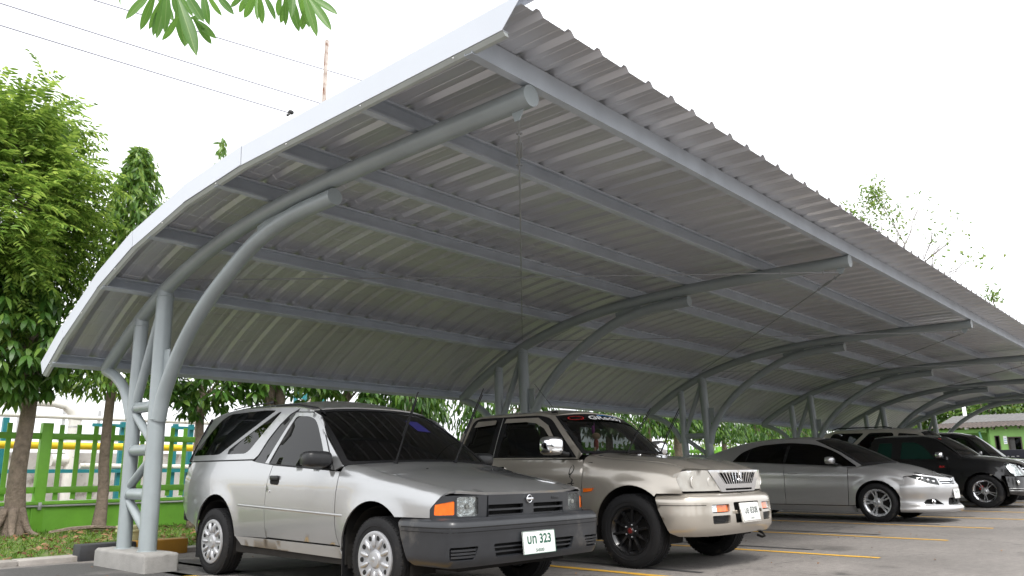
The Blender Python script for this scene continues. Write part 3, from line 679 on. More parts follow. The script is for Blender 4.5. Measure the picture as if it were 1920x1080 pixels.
# ------------------------------------------------------------------ plant beyond the fence
def thing_mb(name, m, label, cat, build, group=None, smooth=0.6):
    b = MB(); build(b); o = b.build(name, m, None, smooth); tag(o, label, cat, group); return o
thing_mb('yellow_pipe', 'pipe_yellow', 'thick yellow gas pipe running along behind the green fence', 'pipe', lambda b: b.tube([(-6, 17, 1.46), (13, 17, 1.43)], 0.07, 16))
bpz = empty('insulated_pipe', (6.9, 20, 0)); tag(bpz, 'large pale insulated pipe bending down with an elbow behind the fence', 'pipe')
ep = [(-9, 0, 2.48), (-0.75, 0, 2.48)]+[(-0.45+0.42*math.sin(a), 0, 2.06+0.42*math.cos(a)) for a in np.linspace(-0.5, PI/2, 8)]+[(0.0, 0, 1.2)]
MB().tube([(-8, 0, 2.49), (-0.5, 0, 2.49), (-0.25, 0, 2.45), (-0.08, 0, 2.32), (0.0, 0, 2.1), (0.0, 0, 1.25), (0.0, 0, 0.2)], [0.085, 0.085, 0.1, 0.125, 0.14, 0.14, 0.14], 18).build('pipe_run', 'pipe_white', bpz)
for z in (2.15, 1.98, 1.6): MB().lathe([(0.14, z-0.02), (0.147, z-0.015), (0.147, z+0.015), (0.14, z+0.02)], (0, 0, 0), 'z', 18).build('clad_band', 'conduit', bpz)
MB().tube([(-0.42, 0, 1.22), (-0.08, 0, 1.22)], 0.135, 16).build('stub', 'pipe_white', bpz)
thing_mb('white_pipe', 'pipe_white', 'long thin cream pipe level above the picket tops', 'pipe', lambda b: b.tube([(-8, 19, 2.14), (16, 19, 2.12)], 0.048, 12))
thing_mb('white_pipe', 'pipe_white', 'low cream pipe showing between the lower pickets', 'pipe', lambda b: b.tube([(6.4, 18, 1.07), (14, 18, 0.98)], 0.055, 12))
thing_mb('plant_wall', 'wall_grey', 'stained grey concrete wall behind the green fence', 'wall', lambda b: b.box((6, 20.6, 0.7), (60, 0.2, 1.4)), smooth=None)
rack = empty('pipe_rack', (7.2, 18, 0)); tag(rack, 'dark teal steel pipe rack with posts and a low beam behind the fence', 'pipe rack')
for x in (4.95, 7.21, 8.38, 8.75, 11.4, 13.4): MB().box((x-7.2, 0.05, 1.0), (0.10, 0.10, 2.02)).build('rack_post', 'teal', rack, None)
MB().box((0.5, -0.03, 0.965), (16, 0.05, 0.075)).build('rack_beam', 'teal', rack, None); MB().box((-0.2, -0.03, 1.92), (0.9, 0.05, 0.07)).build('rack_beam', 'teal', rack, None)
MB().box((1.35, -0.03, 1.92), (0.6, 0.05, 0.07)).build('rack_beam', 'teal', rack, None)
tower = empty('steel_tower', (14.2, 22, 0)); tag(tower, 'open teal steel access tower seen between the trees', 'tower')
for sx in (-0.5, 0.5):
    for sy in (-0.5, 0.5): MB().box((sx, sy, 3.0), (0.10, 0.10, 6.0)).build('tower_leg', 'teal', tower, None)
for z in (1.2, 2.2, 3.2, 4.2): MB().box((0, -0.5, z), (1.1, 0.06, 0.10)).build('tower_beam', 'teal', tower, None)
for z in (1.2, 2.2, 3.2): MB().tube([(-0.5, -0.5, z), (0.5, -0.5, z+1.0)], 0.03, 6).build('tower_brace', 'teal', tower, None)
# faint lattice frames far off
for k, (x, y, lab) in enumerate(((7.4, 30, 'pale far gantry frame above the fence left of the first column'), (11.5, 31, 'pale far gantry frame above the fence behind the silver wagon'))):
    g = empty('gantry', (x, y, 0)); tag(g, lab, 'gantry', 'far gantries')
    for dx in (-1.2, 0, 1.2): MB().box((dx, 0, 1.6), (0.09, 0.09, 3.2)).build('gantry_post', 'conduit', g, None)
    for z in (2.1, 2.9): MB().box((0, -0.06, z), (2.7, 0.06, 0.07)).build('gantry_beam', 'conduit', g, None)

# ------------------------------------------------------------------ pole and overhead wires
pole = empty('steel_pole', (9.9, 15, 0)); tag(pole, 'rusty angle iron pole rising above the carport roof edge', 'pole')
MB().prism([(-0.036, -0.036), (0.036, -0.036), (0.036, -0.028), (-0.028, -0.028), (-0.028, 0.036), (-0.036, 0.036)], lambda u, v, w_: (u, v, w_), 11.22).build('angle_section', 'rust', pole, None)
for j, (a, b, lab) in enumerate((((3.14, 9.00), (9.54, 9.46), 'upper of the two thin wires crossing the sky above the left tree'),
                                  ((3.19, 8.62), (8.95, 8.98), 'lower thin wire ending at the dark insulator near the roof edge'),
                                  ((7.04, 10.13), (10.76, 10.56), 'thin wire passing behind the hanging leaves and the rusty pole'))):
    sl = (b[1]-a[1])/(b[0]-a[0]); x0, x1 = -14, (8.97 if j == 1 else 24)
    b_ = MB(); b_.tube([(x, 15+0.06*(j-1), a[1]+sl*(x-a[0])+0.0012*(x-3)*(x-10)) for x in np.linspace(x0, x1, 24)], 0.014, 6)
    tag(b_.build('overhead_wire', 'wire'), lab, 'wire')
ins = MB(); ins.ell((8.99, 14.94, 8.97), (0.07, 0.05, 0.05), 0.8, 10, 8); ins.tube([(8.99, 14.94, 8.97), (8.9, 14.94, 8.86)], 0.03, 8)
tag(ins.build('insulator', 'ink_black'), 'small dark insulator at the wire end just above the roof edge', 'insulator')

# ================================================================== VEHICLES
# vehicle frame: x forward from the rear axle, y to the left, z up; the right (driver's) side faces the camera
def S3(x, y, z): return np.stack(np.broadcast_arrays(np.asarray(x, float), np.asarray(y, float), np.asarray(z, float)), -1)
def gauss(x, c, w): return np.exp(-((x-c)/w)**2)
def arcpts(cx, cz, r, a0, a1, n=18): return [(cx+r*math.cos(a), cz+r*math.sin(a)) for a in np.linspace(a0, a1, n)]

def plan_map(half):
    """half plan line [(x, y)] from the centre outward -> fn(t, z, off) with t the signed arc length"""
    P = spl(half, 10); s = np.concatenate([[0], np.cumsum(np.linalg.norm(np.diff(P, axis=0), axis=1))]); T = unit(np.gradient(P, axis=0)); N = np.stack([T[:, 1], -T[:, 0]], 1)
    def fn(t, z, off=0.0):
        t = np.asarray(t, float); a = np.abs(t); sg = np.where(t < 0, -1.0, 1.0)
        x = np.interp(a, s, P[:, 0])+np.interp(a, s, N[:, 0])*off; y = np.interp(a, s, P[:, 1])+np.interp(a, s, N[:, 1])*off
        return S3(x, y*sg, z)
    fn.tmax = s[-1]; fn.t_of_y = lambda y: float(np.interp(abs(y), P[:, 1], s))*(1 if y >= 0 else -1)
    return fn

WHEELS = {}
def make_wheel(style, r, rr, w):
    root = MB()
    root.lathe([(rr-0.012, w/2), (rr-0.03, w/2-0.02), (rr-0.045, 0), (rr-0.03, -w/2+0.035), (rr-0.008, -w/2+0.012), (rr+0.006, -w/2-0.004), (rr+0.006, -w/2+0.006)], (0, 0, 0), 'y', 40)
    rimm = {'cover': 'cover', 'black': 'black_alloy', 'alloy': 'alloy', 'thin': 'alloy'}[style]
    o = root.build('wheel', rimm)
    k = r-rr; P = [(rr, 0.46*w), (rr+0.12*k, 0.53*w), (rr+0.5*k, 0.57*w), (r-0.022, 0.52*w), (r-0.006, 0.45*w), (r, 0.38*w)]
    half = [(r, 0.22*w), (r-0.007, 0.21*w), (r-0.007, 0.17*w), (r, 0.16*w), (r, 0.03*w), (r-0.007, 0.02*w)]
    prof = P+half+[(a, -b) for a, b in half[::-1]]+[(a, -b) for a, b in P[::-1]]
    t = MB().lathe(prof, (0, 0, 0), 'y', 56)
    for q in range(60):                      # shoulder tread blocks
        for sy in (-1, 1):
            a = 2*PI*(q+0.25*sy)/60; R = Matrix.Rotation(-a, 3, 'Y')
            t.box(R @ Vector((r-0.0045, sy*0.40*w, 0)), (0.010, 0.14*w, 2*PI*r/60*0.62), R)
    t.lathe([(rr+0.35*k, -0.565*w), (rr+0.38*k, -0.580*w), (rr+0.42*k, -0.578*w)], (0, 0, 0), 'y', 56)
    t.build('tyre', 'tyre', o, 0.5)
    MB().lathe([(0.02, -w/2+0.075), (rr-0.03, -w/2+0.075), (rr-0.03, w/2-0.02)], (0, 0, 0), 'y', 32).build('brake_disc', 'under', o)
    yo = -w/2
    if style == 'cover':
        c = MB().lathe([(0.0, yo-0.020), (0.030, yo-0.020), (0.052, yo-0.016), (0.060, yo-0.006), (0.066, yo-0.002), (0.10, yo-0.008), (0.125, yo-0.006), (0.150, yo-0.010), (rr-0.012, yo-0.016), (rr+0.004, yo-0.012), (rr+0.008, yo+0.004)], (0, 0, 0), 'y', 60)
        c.build('wheel_cover', 'cover', o)
        h = MB(); sp = MB()
        for q in range(10):
            a = 2*PI*q/10; R = Matrix.Rotation(-a, 3, 'Y')
            sp.ell(R @ Vector((0.122, yo-0.012, 0)), (0.046, 0.016, 0.0165), 1.0, 14, 8, R)
            R2 = Matrix.Rotation(-(a+PI/10), 3, 'Y'); h.ell(R2 @ Vector((0.148, yo-0.008, 0)), (0.019, 0.008, 0.017), 0.75, 12, 6, R2)
        sp.build('cover_ribs', 'cover', o); h.build('cover_holes', 'dark', o)
        MB().lathe([(0.0, yo-0.0215), (0.016, yo-0.0213), (0.018, yo-0.020)], (0, 0, 0), 'y', 20).build('hub_cap', 'alloy', o)
    else:
        n, w0, w1, col, pair = {'black': (10, 0.030, 0.020, 'black_alloy', 0), 'alloy': (5, 0.036, 0.030, 'alloy', 0.17), 'thin': (5, 0.020, 0.016, 'alloy', 0.15)}[style]
        s = MB()
        for q in range(n):
            for d in ((-pair, pair) if pair else (0,)):
                a = 2*PI*q/n+0.2; a0 = a+d*0.55; a1 = a+d
                p0 = Vector((0.045*math.cos(a0), 0, 0.045*math.sin(a0))); p1 = Vector(((rr-0.004)*math.cos(a1), 0, (rr-0.004)*math.sin(a1))); dv = (p1-p0).normalized(); sd = Vector((0, 1, 0)).cross(dv)
                y0, y1 = yo+0.012, yo+0.004; vs = []
                for p, ww, yy in ((p0, w0, y0), (p0.lerp(p1, 0.55), (w0+w1)/2*0.92, yo+0.016), (p1, w1*1.25, y1)):
                    for e, dy in ((-0.5, 0.028), (-0.42, 0.0), (0.42, 0.0), (0.5, 0.028)): vs.append(p+sd*ww*e+Vector((0, yy+dy, 0)))
                s.add(vs, [(i*4+j, i*4+j+1, (i+1)*4+j+1, (i+1)*4+j) for i in range(2) for j in range(3)]+[(0, 3, 2, 1), (8, 9, 10, 11)])
        s.build('spokes', col, o, 0.5)
        hub = MB().lathe([(0.0, yo+0.004), (0.030, yo+0.004), (0.036, yo+0.010), (0.075, yo+0.016), (0.082, yo+0.03), (0.07, yo+0.06)], (0, 0, 0), 'y', 28)
        hub.build('hub', col, o)
        MB().lathe([(0.0, yo-0.002), (0.022, yo-0.001), (0.027, yo+0.006)], (0, 0, 0), 'y', 20).build('hub_cap', 'dark_red' if style == 'black' else 'alloy', o)
        nuts = MB()
        for q in range(5): nuts.ell((0.056*math.cos(q*1.2566), yo+0.010, 0.056*math.sin(q*1.2566)), (0.008, 0.010, 0.008), 0.8, 8, 6)
        nuts.build('wheel_nuts', 'chrome' if style != 'black' else 'alloy', o)
        MB().lathe([(rr-0.022, yo+0.016), (rr-0.006, yo-0.002), (rr+0.008, yo-0.004)], (0, 0, 0), 'y', 48).build('rim_lip', 'chrome' if style == 'thin' else col, o)
        if style == 'thin': MB().box((-0.10, yo+0.05, 0.03), (0.05, 0.04, 0.10), bev=0.01).build('brake_caliper', 'red', o)
    return o

def wheels(root, style, r, rr, w, xs, face):
    first = None
    for x in xs:
        for sg in (-1, 1):
            if first is None: first = o = make_wheel(style, r, rr, w)
            else: o = copy_tree(first)
            o.parent = root; o.location = (x, sg*(face-w/2), r); o.rotation_euler = (0, random.uniform(0, 6), 0 if sg < 0 else PI)

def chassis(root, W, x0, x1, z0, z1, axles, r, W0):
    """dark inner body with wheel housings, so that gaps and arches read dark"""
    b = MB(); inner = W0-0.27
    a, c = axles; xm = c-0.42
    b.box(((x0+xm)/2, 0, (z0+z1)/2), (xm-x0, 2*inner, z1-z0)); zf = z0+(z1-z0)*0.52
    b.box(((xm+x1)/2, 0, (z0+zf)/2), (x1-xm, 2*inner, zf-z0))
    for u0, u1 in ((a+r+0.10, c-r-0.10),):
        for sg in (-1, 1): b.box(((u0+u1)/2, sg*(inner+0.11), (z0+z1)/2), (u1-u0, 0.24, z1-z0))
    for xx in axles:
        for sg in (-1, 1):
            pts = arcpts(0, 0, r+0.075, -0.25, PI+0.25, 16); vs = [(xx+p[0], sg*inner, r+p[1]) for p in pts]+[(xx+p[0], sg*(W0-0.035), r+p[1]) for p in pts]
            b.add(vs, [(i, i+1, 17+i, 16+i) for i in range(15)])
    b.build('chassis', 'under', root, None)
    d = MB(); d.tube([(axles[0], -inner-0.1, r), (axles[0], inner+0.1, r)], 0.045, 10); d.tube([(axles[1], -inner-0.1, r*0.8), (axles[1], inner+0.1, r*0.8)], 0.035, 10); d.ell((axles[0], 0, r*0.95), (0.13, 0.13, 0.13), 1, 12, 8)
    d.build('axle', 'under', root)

def windscreen(root, G, p, m, tag_=None, pane_name='windscreen', bulge=0.02):
    yb, yt = float(G(p['xbs'], p['zbs'])), float(G(p['xts'], p['zts']))
    def fn(u, v):
        u = np.asarray(u, float); v = np.asarray(v, float)
        B = S3(p['xbc']-(p['xbc']-p['xbs'])*u*u, u*yb, p['zbc']-(p['zbc']-p['zbs'])*u*u); T = S3(p['xtc']-(p['xtc']-p['xts'])*u*u, u*yt, p['ztc']-(p['ztc']-p['zts'])*u*u)
        k = (4*v*(1-v)*bulge)[..., None]
        return B+(T-B)*v[..., None]+k*np.array([0.5, 0, 0.85])
    inner = rnd([(-0.94, 0.045), (0.94, 0.045), (0.94, 0.97), (-0.94, 0.97)], 0.06)
    panel('windscreen_seal', rnd([(-1, 0), (1, 0), (1, 1), (-1, 1)], 0.02), fn, 'rubber', root, [inner], 0.07, 0.01)
    panel(pane_name, rnd([(-0.985, 0.012), (0.985, 0.012), (0.985, 0.985), (-0.985, 0.985)], 0.05), fn, m, root, [], 0.08, 0.0, off=-0.006)
    return fn

def sides(root, name, outline, fn, m, holes=(), step=0.05, depth=0.014, off=0.0, both=True, gap=0.0):
    r = []
    for sg in ((-1, 1) if both else (-1,)):
        r.append(panel(name, outline, lambda u, v, sg=sg: fn(u, v, sg), m, root, holes, step, depth, off=off))
    return r

def mirror_pair(root, c, size, m, e=0.55, stem=None, stem_m='black_plastic'):
    for sg in (-1, 1):
        b = MB(); b.ell((c[0], sg*c[1], c[2]), size, e, 20, 12, Matrix.Rotation(0.12*sg, 3, 'Z')); o = b.build('mirror', m, root)
        g = MB(); g.ell((c[0]-size[0]*0.72, sg*c[1], c[2]), (size[0]*0.32, size[1]*0.90, size[2]*0.88), e, 16, 10); g.build('mirror_glass', 'chrome' if False else 'tint', o)
        if stem:
            q = MB().tube([(stem[0], sg*stem[1], stem[2]), (c[0], sg*(c[1]-size[1]*0.5), c[2]-size[2]*0.6)], stem[3], 8); q.build('mirror_arm', stem_m, o)

def plate(root, x, z, w, h, tilt, m_frame=None):
    R = Matrix.Rotation(tilt, 3, 'Y'); b = MB().box((x, 0, z), (0.006, w, h), R, 0.002); o = b.build('number_plate', 'plate', root, 0.5)
    nrm = R @ Vector((1, 0, 0)); upv = R @ Vector((0, 0, 1)); return o, nrm, upv

def wiper(root, base, tip, m='rubber'):
    a, b = Vector(base), Vector(tip); mid = a.lerp(b, 0.45)+Vector((-0.01, 0, 0.0))
    o = MB().tube([a, mid, b], [0.009, 0.006, 0.0045], 8).build('wiper_arm', m, root)
    d = (b-a).normalized(); bl = MB().tube([mid-d*0.02+Vector((-0.022, 0.004, 0)), b+d*0.06+Vector((-0.022, 0.004, 0))], 0.0055, 6); bl.build('wiper_blade', m, o)
    MB().ell(a, (0.022, 0.022, 0.015), 1, 10, 6).build('wiper_pivot', m, o)

# ------------------------------------------------------------------ silver wagon (canopy pickup)
def silver_wagon():
    root = empty('station_wagon', (4.5, 7.009, 0), -PI/2-0.015)
    tag(root, 'silver two-door wagon with black bumper and steel wheel covers, nearest to the camera', 'car')
    W0 = 0.825; WB, R = 2.40, 0.287; pm = 'silver'
    plan = cub([-0.80, -0.6, -0.2, 0.5, 1.9, 2.5, 2.83, 3.04, 3.16], [0.765, 0.795, 0.82, W0, W0, 0.815, 0.797, 0.768, 0.735])
    prof = cub([0.20, 0.30, 0.45, 0.62, 0.80, 0.95, 1.05], [-0.045, -0.026, -0.008, 0.0, -0.006, -0.03, -0.052])
    def flare(x, z): 
        r1 = np.hypot(x-0.04, z-0.33); r2 = np.hypot(x-2.36, z-0.315)
        return 0.012*(gauss(r1, 0.375, 0.05)+gauss(r2, 0.370, 0.05))*(z > 0.3)
    def W(x, z): return plan(x)+prof(z)+flare(x, z)
    def side(x, z, sg): return S3(x, sg*W(x, z), z)
    belt = cub([-0.8, 0.6, 1.0, 1.93, 2.2], [1.0, 0.985, 0.95, 0.893, 0.87])
    def G(x, z): return W(x, belt(x))-0.008-0.30*(z-belt(x))-0.14*(z-belt(x))**2
    def gh(x, z, sg): return S3(x, sg*G(x, z), z)
    # ---- lower side panels
    ra = arcpts(0.04, 0.33, 0.372, 0.06, PI-0.02); fa = arcpts(2.36, 0.315, 0.368, PI-0.03, 0.80)
    sides(root, 'quarter_panel', [(0.918, 0.36)]+ra+[(-0.36, 0.405), (-0.58, 0.46), (-0.70, 0.58), (-0.735, 0.72), (-0.73, 0.85), (-0.70, 0.93), (-0.63, 0.992), (0.56, 0.992), (0.66, 0.975), (0.935, 0.947), (0.895, 0.80), (0.884, 0.60), (0.893, 0.45)], side, pm)
    sides(root, 'door', [(0.943, 0.945), (1.925, 0.889), (1.900, 0.72), (1.900, 0.50), (1.92, 0.42), (1.968, 0.355), (0.926, 0.366), (0.899, 0.45), (0.890, 0.60), (0.901, 0.80)], side, pm)
    sides(root, 'sill', [(0.425, 0.352), (1.975, 0.342), (2.0, 0.262), (0.50, 0.282)], side, 'silver_sill', off=0.002)
    for sg in (-1, 1):
        xs_ = np.linspace(0.42, 2.02, 50); vs = []
        for x_ in xs_:
            zc_ = 0.622-0.0292*(x_-0.24); e_ = min(1.0, (x_-0.42)/0.03, (2.02-x_)/0.02)
            for a_ in np.linspace(-PI/2, PI/2, 7): z_ = zc_+0.011*math.sin(a_); vs.append((x_, sg*(float(W(x_, zc_))-0.003+0.0075*math.cos(a_)*max(e_, 0.02)), z_))
        new_obj('side_moulding', mesh_of('side_moulding', vs, [(i*7+j, i*7+j+1, i*7+8+j, i*7+7+j) for i in range(49) for j in range(6)], 9), pm, root)
    hz = cub([1.9, 2.1, 2.28, 2.65, 3.02, 3.14], [0.945, 0.925, 0.885, 0.825, 0.757, 0.736]); rs = 0.10
    def fen(x, v, sg):
        zs = hz(x)-rs; a = np.clip((v-zs)/rs, 0, PI/2); rest = np.maximum(v-zs-rs*PI/2, 0); zz = np.minimum(v, zs)
        return S3(x, sg*(W(x, zz)-rs*(1-np.cos(a))-rest), zz+rs*np.sin(a)+rest*0.10)
    top = lambda x: float(hz(x)-rs+rs*PI/2+0.012)
    ft = [(x, top(x)) for x in np.linspace(3.05, 1.93, 14)]
    sides(root, 'front_fender', [(1.932, 0.885), (1.908, 0.72), (1.908, 0.50), (1.928, 0.42), (1.974, 0.36)]+fa+[(2.625, 0.580), (2.955, 0.580), (2.97, 0.66), (3.01, 0.715)]+ft, fen, pm)
    # ---- greenhouse
    big = rnd([(-0.715, 1.056), (-0.10, 1.056), (0.640, 1.434), (0.45, 1.447), (-0.23, 1.444), (-0.385, 1.375)], [0.03, 0.05, 0.03, 0.1, 0.12, 0.1])
    small = rnd([(0.05, 1.056), (0.385, 1.056), (0.445, 1.085), (0.745, 1.415), (0.70, 1.415), (0.36, 1.245), (0.055, 1.10)], [0.03, 0.05, 0.05, 0.02, 0.02, 0.05, 0.03])
    zt = cub([-0.62, -0.40, -0.1, 0.5, 0.95, 1.25, 1.34], [1.40, 1.452, 1.476, 1.468, 1.448, 1.405, 1.392])
    topline = [(x, float(zt(x))) for x in np.linspace(1.02, -0.55, 18)]
    sides(root, 'canopy_side', [(-0.78, 1.005), (0.575, 1.005), (0.63, 1.04), (0.70, 1.17), (0.80, 1.30), (0.90, 1.385), (1.02, 1.43)]+topline+[(-0.60, 1.33)], gh, pm, [big, small], 0.05, 0.02)
    grow = lambda poly, k: [tuple(np.mean(poly, axis=0)+(np.array(p)-np.mean(poly, axis=0))*k) for p in poly]
    for nm, po in (('canopy_window', big), ('canopy_window', small)): sides(root, nm, grow(po, 1.01), gh, 'tint', (), 0.07, 0.0, -0.004)
    sides(root, 'vent_pillar', rnd([(0.59, 0.985), (0.775, 0.962), (0.985, 1.405), (0.93, 1.395), (0.82, 1.305), (0.715, 1.17), (0.645, 1.04)], 0.01), gh, 'gloss_black', off=-0.006)
    dg = rnd([(0.845, 0.962), (1.72, 0.914), (1.575, 1.095), (1.405, 1.262), (1.33, 1.318), (1.22, 1.350), (1.015, 1.362)], [0.015, 0.03, 0.2, 0.08, 0.08, 0.06, 0.04])
    sides(root, 'door_frame', [(0.787, 0.962), (0.94, 0.953), (1.815, 0.904), (1.60, 1.135), (1.445, 1.287), (1.37, 1.342), (1.25, 1.380), (0.99, 1.395)], gh, pm, [dg], 0.05, 0.016)
    sides(root, 'door_window', grow(dg, 1.01), gh, 'tint', (), 0.08, 0.0, -0.007)
    sides(root, 'window_strip', [(0.787, 0.966), (1.80, 0.910), (1.80, 0.898), (0.787, 0.952)], gh, 'rubber', (), 0.06, 0.006, 0.004)
    sides(root, 'roof_side_rail', [(1.01, 1.402), (1.26, 1.388), (1.385, 1.348), (1.46, 1.292), (1.61, 1.143), (1.845, 0.898), (1.93, 0.935), (1.25, 1.395)]+[(x, float(zt(x))) for x in (1.2, 1.1, 1.03)], gh, pm, (), 0.04, 0.014)
    ws = dict(xbc=2.12, xbs=1.93, zbc=0.955, zbs=0.938, xtc=1.34, xts=1.25, ztc=1.425, zts=1.395)
    wsf = windscreen(root, G, ws, 'tint')
    panel('windscreen_light_patch', rnd([(0.24, 0.56), (0.48, 0.56), (0.48, 0.78), (0.24, 0.78)], 0.02), wsf, 'blue_light', root, (), 0.1, 0, off=-0.004)  # light showing through the glass, painted as a blue patch
    # ---- roof, hood, tail
    def roof(x, u): 
        z = zt(x); return S3(x, u*(G(x, z)+0.004), z+0.076*(1-np.abs(u)**2.4)*np.clip((x+0.62)/0.25, 0.3, 1)*np.clip(0.55+(1.40-x)*0.9, 0.55, 1))
    rf = [(1.34-0.09*u*u, u) for u in np.linspace(1, -1, 15)]
    panel('roof', [(-0.58, -1), (-0.58, 1), (1.24, 1)]+rf[1:-1]+[(1.24, -1)], roof, pm, root, (), 0.08, 0.01)
    MB().tube([(0.60, -0.595, 1.475), (0.95, -0.588, 1.468), (1.22, -0.565, 1.425), (1.34, -0.56, 1.37)], 0.007, 6).build('drip_rail', 'rubber', root)
    yh = lambda x: W(x, hz(x)-rs)-rs-0.018
    def hood(x, u): return S3(x, u*yh(x), hz(x)+0.002+0.038*(1-u*u)*np.clip((3.18-x)/0.3, 0.25, 1)-0.012*np.clip((np.asarray(x)-3.03)/0.1, 0, 1)**2)
    hr = [(2.09-0.15*u*u, u) for u in np.linspace(-1, 1, 13)]; hf = [(3.128-0.085*u**4, u) for u in np.linspace(1, -1, 13)]
    panel('bonnet', hr+hf, hood, pm, root, (), 0.07, 0.02)
    MB().box((1.99, 0, 0.90), (0.22, 1.36, 0.05), bev=0.01).build('cowl', 'black_plastic', root)
    def tail(u, z): return S3(-0.735-0.03*(1-u*u)+0.42*np.clip(z-1.0, 0, 1)**1.35*0.9, u*np.where(z < 1.0, 0.745, 0.745-0.34*(z-1.0)), z)
    panel('tailgate', [(-1, 0.48), (1, 0.48), (1, 0.985), (-1, 0.985)], tail, pm, root, (), 0.1, 0.015)
    panel('rear_window', [(-1, 1.0), (1, 1.0), (1, 1.42), (-1, 1.42)], tail, 'tint', root, (), 0.1, 0.01)
    MB().box((-0.76, 0, 0.50), (0.10, 1.46, 0.13), bev=0.03).build('rear_bumper', 'black_plastic', root)
    for sg in (-1, 1): MB().box((-0.745, sg*0.66, 0.76), (0.05, 0.10, 0.26), bev=0.015).build('tail_lamp', 'red', root)
    sides(root, 'mud_flap', [(-0.37, 0.13), (-0.30, 0.13), (-0.28, 0.40), (-0.345, 0.44)], lambda x, z, sg: S3(x+0.02, sg*(0.79-0.0*x), z), 'rubber', both=True)
    for xx in (1.985,):
        for sg in (-1, 1): MB().box((xx+0.01, sg*0.72, 0.27), (0.012, 0.17, 0.32)).build('mud_flap', 'rubber', root, None)
    chassis(root, W, -0.70, 2.98, 0.22, 0.86, (0, WB), R, W0)
    wheels(root, 'cover', R, 0.185, 0.165, (0, WB), 0.808)
    # ---- front: lamp and grille fascia, then bumper
    FM = plan_map([(3.118, 0), (3.113, 0.30), (3.095, 0.52), (3.060, 0.68), (3.018, 0.757), (2.955, 0.797)])
    ty = FM.t_of_y; q = lambda d: (lambda t, z: FM(t, z, d))
    bez = lambda sg: rnd([(sg*ty(0.415), 0.572), (sg*FM.tmax, 0.572), (sg*FM.tmax, 0.64), (sg*ty(0.755), 0.722), (sg*ty(0.405), 0.722)], 0.012)
    lh = lambda sg: rnd([(sg*ty(0.485), 0.586), (sg*ty(0.655), 0.586), (sg*ty(0.655), 0.714), (sg*ty(0.485), 0.714)], 0.02)
    li = lambda sg: rnd([(sg*ty(0.672), 0.598), (sg*(FM.tmax-0.028), 0.598), (sg*(FM.tmax-0.034), 0.668), (sg*ty(0.672), 0.690)], 0.012)
    panel('grille_backing', [(-FM.tmax, 0.565), (FM.tmax, 0.565), (FM.tmax, 0.62), (ty(0.76), 0.725), (ty(-0.76), 0.725), (-FM.tmax, 0.62)], q(-0.06), 'dark', root, (), 0.08, 0)
    for sg in (-1, 1):
        b = panel('lamp_bezel', bez(sg), q(0.0), 'grey_plastic', root, [lh(sg), li(sg)], 0.03, 0.03)
        h = panel('headlight', lh(sg), q(-0.020), 'lamp_back', root, (), 0.03, 0.0); panel('headlight_lens', lh(sg), q(-0.003), 'lamp_glass', h, (), 0.04, 0)
        bu = MB(); c = FM(sg*ty(0.57), 0.65, -0.02)
        bu.lathe([(0.018, 0.0), (0.016, 0.012), (0.0, 0.014)], tuple(c), 'x', 14).build('bulb', 'lamp_haze', h)
        panel('indicator', li(sg), q(-0.004), 'amber', root, (), 0.03, 0.012)
    slots = [rnd([(s*0.055, z0), (s*0.055+s*0.345, z0), (s*0.055+s*0.345, z0+0.028), (s*0.055, z0+0.028)], 0.008) for s in (-1, 1) for z0 in (0.588, 0.628)]
    panel('grille', [(ty(-0.40), 0.570), (ty(0.40), 0.570), (ty(0.40), 0.722), (ty(-0.40), 0.722)], q(0.006), 'grey_plastic', root, slots, 0.03, 0.03)
    rg = MB().tube([(3.135, 0.026*math.cos(a), 0.686+0.026*math.sin(a)) for a in np.linspace(0, 2*PI, 25)], 0.004, 6, False); em = rg.build('badge_ring', 'chrome', root); MB().box((3.137, 0, 0.686), (0.008, 0.074, 0.016), bev=0.002).build('badge_bar', 'chrome', em)
    MB().box((3.122, 0.30, 0.688), (0.004, 0.085, 0.018), bev=0.001).build('model_plate', 'black_plastic', root)
    BM = plan_map([(3.205, 0), (3.202, 0.30), (3.192, 0.58), (3.172, 0.735), (3.125, 0.795), (3.02, 0.818), (2.85, 0.825), (2.655, 0.825)])
    pz = cub([0.24, 0.285, 0.33, 0.42, 0.478, 0.484, 0.490, 0.505, 0.512, 0.518, 0.535, 0.553, 0.570, 0.580], [-0.075, -0.03, -0.012, -0.006, -0.004, -0.011, -0.003, 0.0, -0.010, 0.0, 0.0, -0.008, -0.028, -0.048])
    bmp = lambda off: (lambda t, z: BM(t, z, off)+0*S3(t, t, z) if False else BMo(t, z, off))
    def BMo(t, z, off): 
        P0, P1 = BM(t, z, 0.0), BM(t, z, 1.0); return P0+(P1-P0)*(pz(z)+off)[..., None]
    bt = BM.t_of_y(0.81) if False else BM.tmax
    opening = rnd([(-0.40, 0.315), (0.40, 0.315), (0.43, 0.405), (-0.43, 0.405)], 0.02)
    vents = [rnd([(s*0.60, 0.315), (s*0.80, 0.315), (s*0.80, 0.40), (s*0.565, 0.40)], 0.015) for s in (-1, 1)]
    panel('bumper', [(-bt, 0.565), (-bt+0.03, 0.45), (-bt+0.09, 0.30), (-bt+0.14, 0.272), (-0.75, 0.268), (0.75, 0.268), (bt-0.14, 0.272), (bt-0.09, 0.30), (bt-0.03, 0.45), (bt, 0.565), (bt, 0.58), (-bt, 0.58)], bmp(0.0), 'grey_plastic', root, [opening]+vents, 0.022, 0.03)
    for zg in (0.487, 0.517): panel('bumper_groove', [(-bt+0.04, zg), (bt-0.04, zg), (bt-0.04, zg+0.007), (-bt+0.04, zg+0.007)], bmp(0.0025), 'dark', root, (), 0.04, 0.0)
    panel('bumper_backing', [(-1.0, 0.27), (1.0, 0.27), (1.0, 0.45), (-1.0, 0.45)], bmp(-0.05), 'dark', root, (), 0.08, 0)
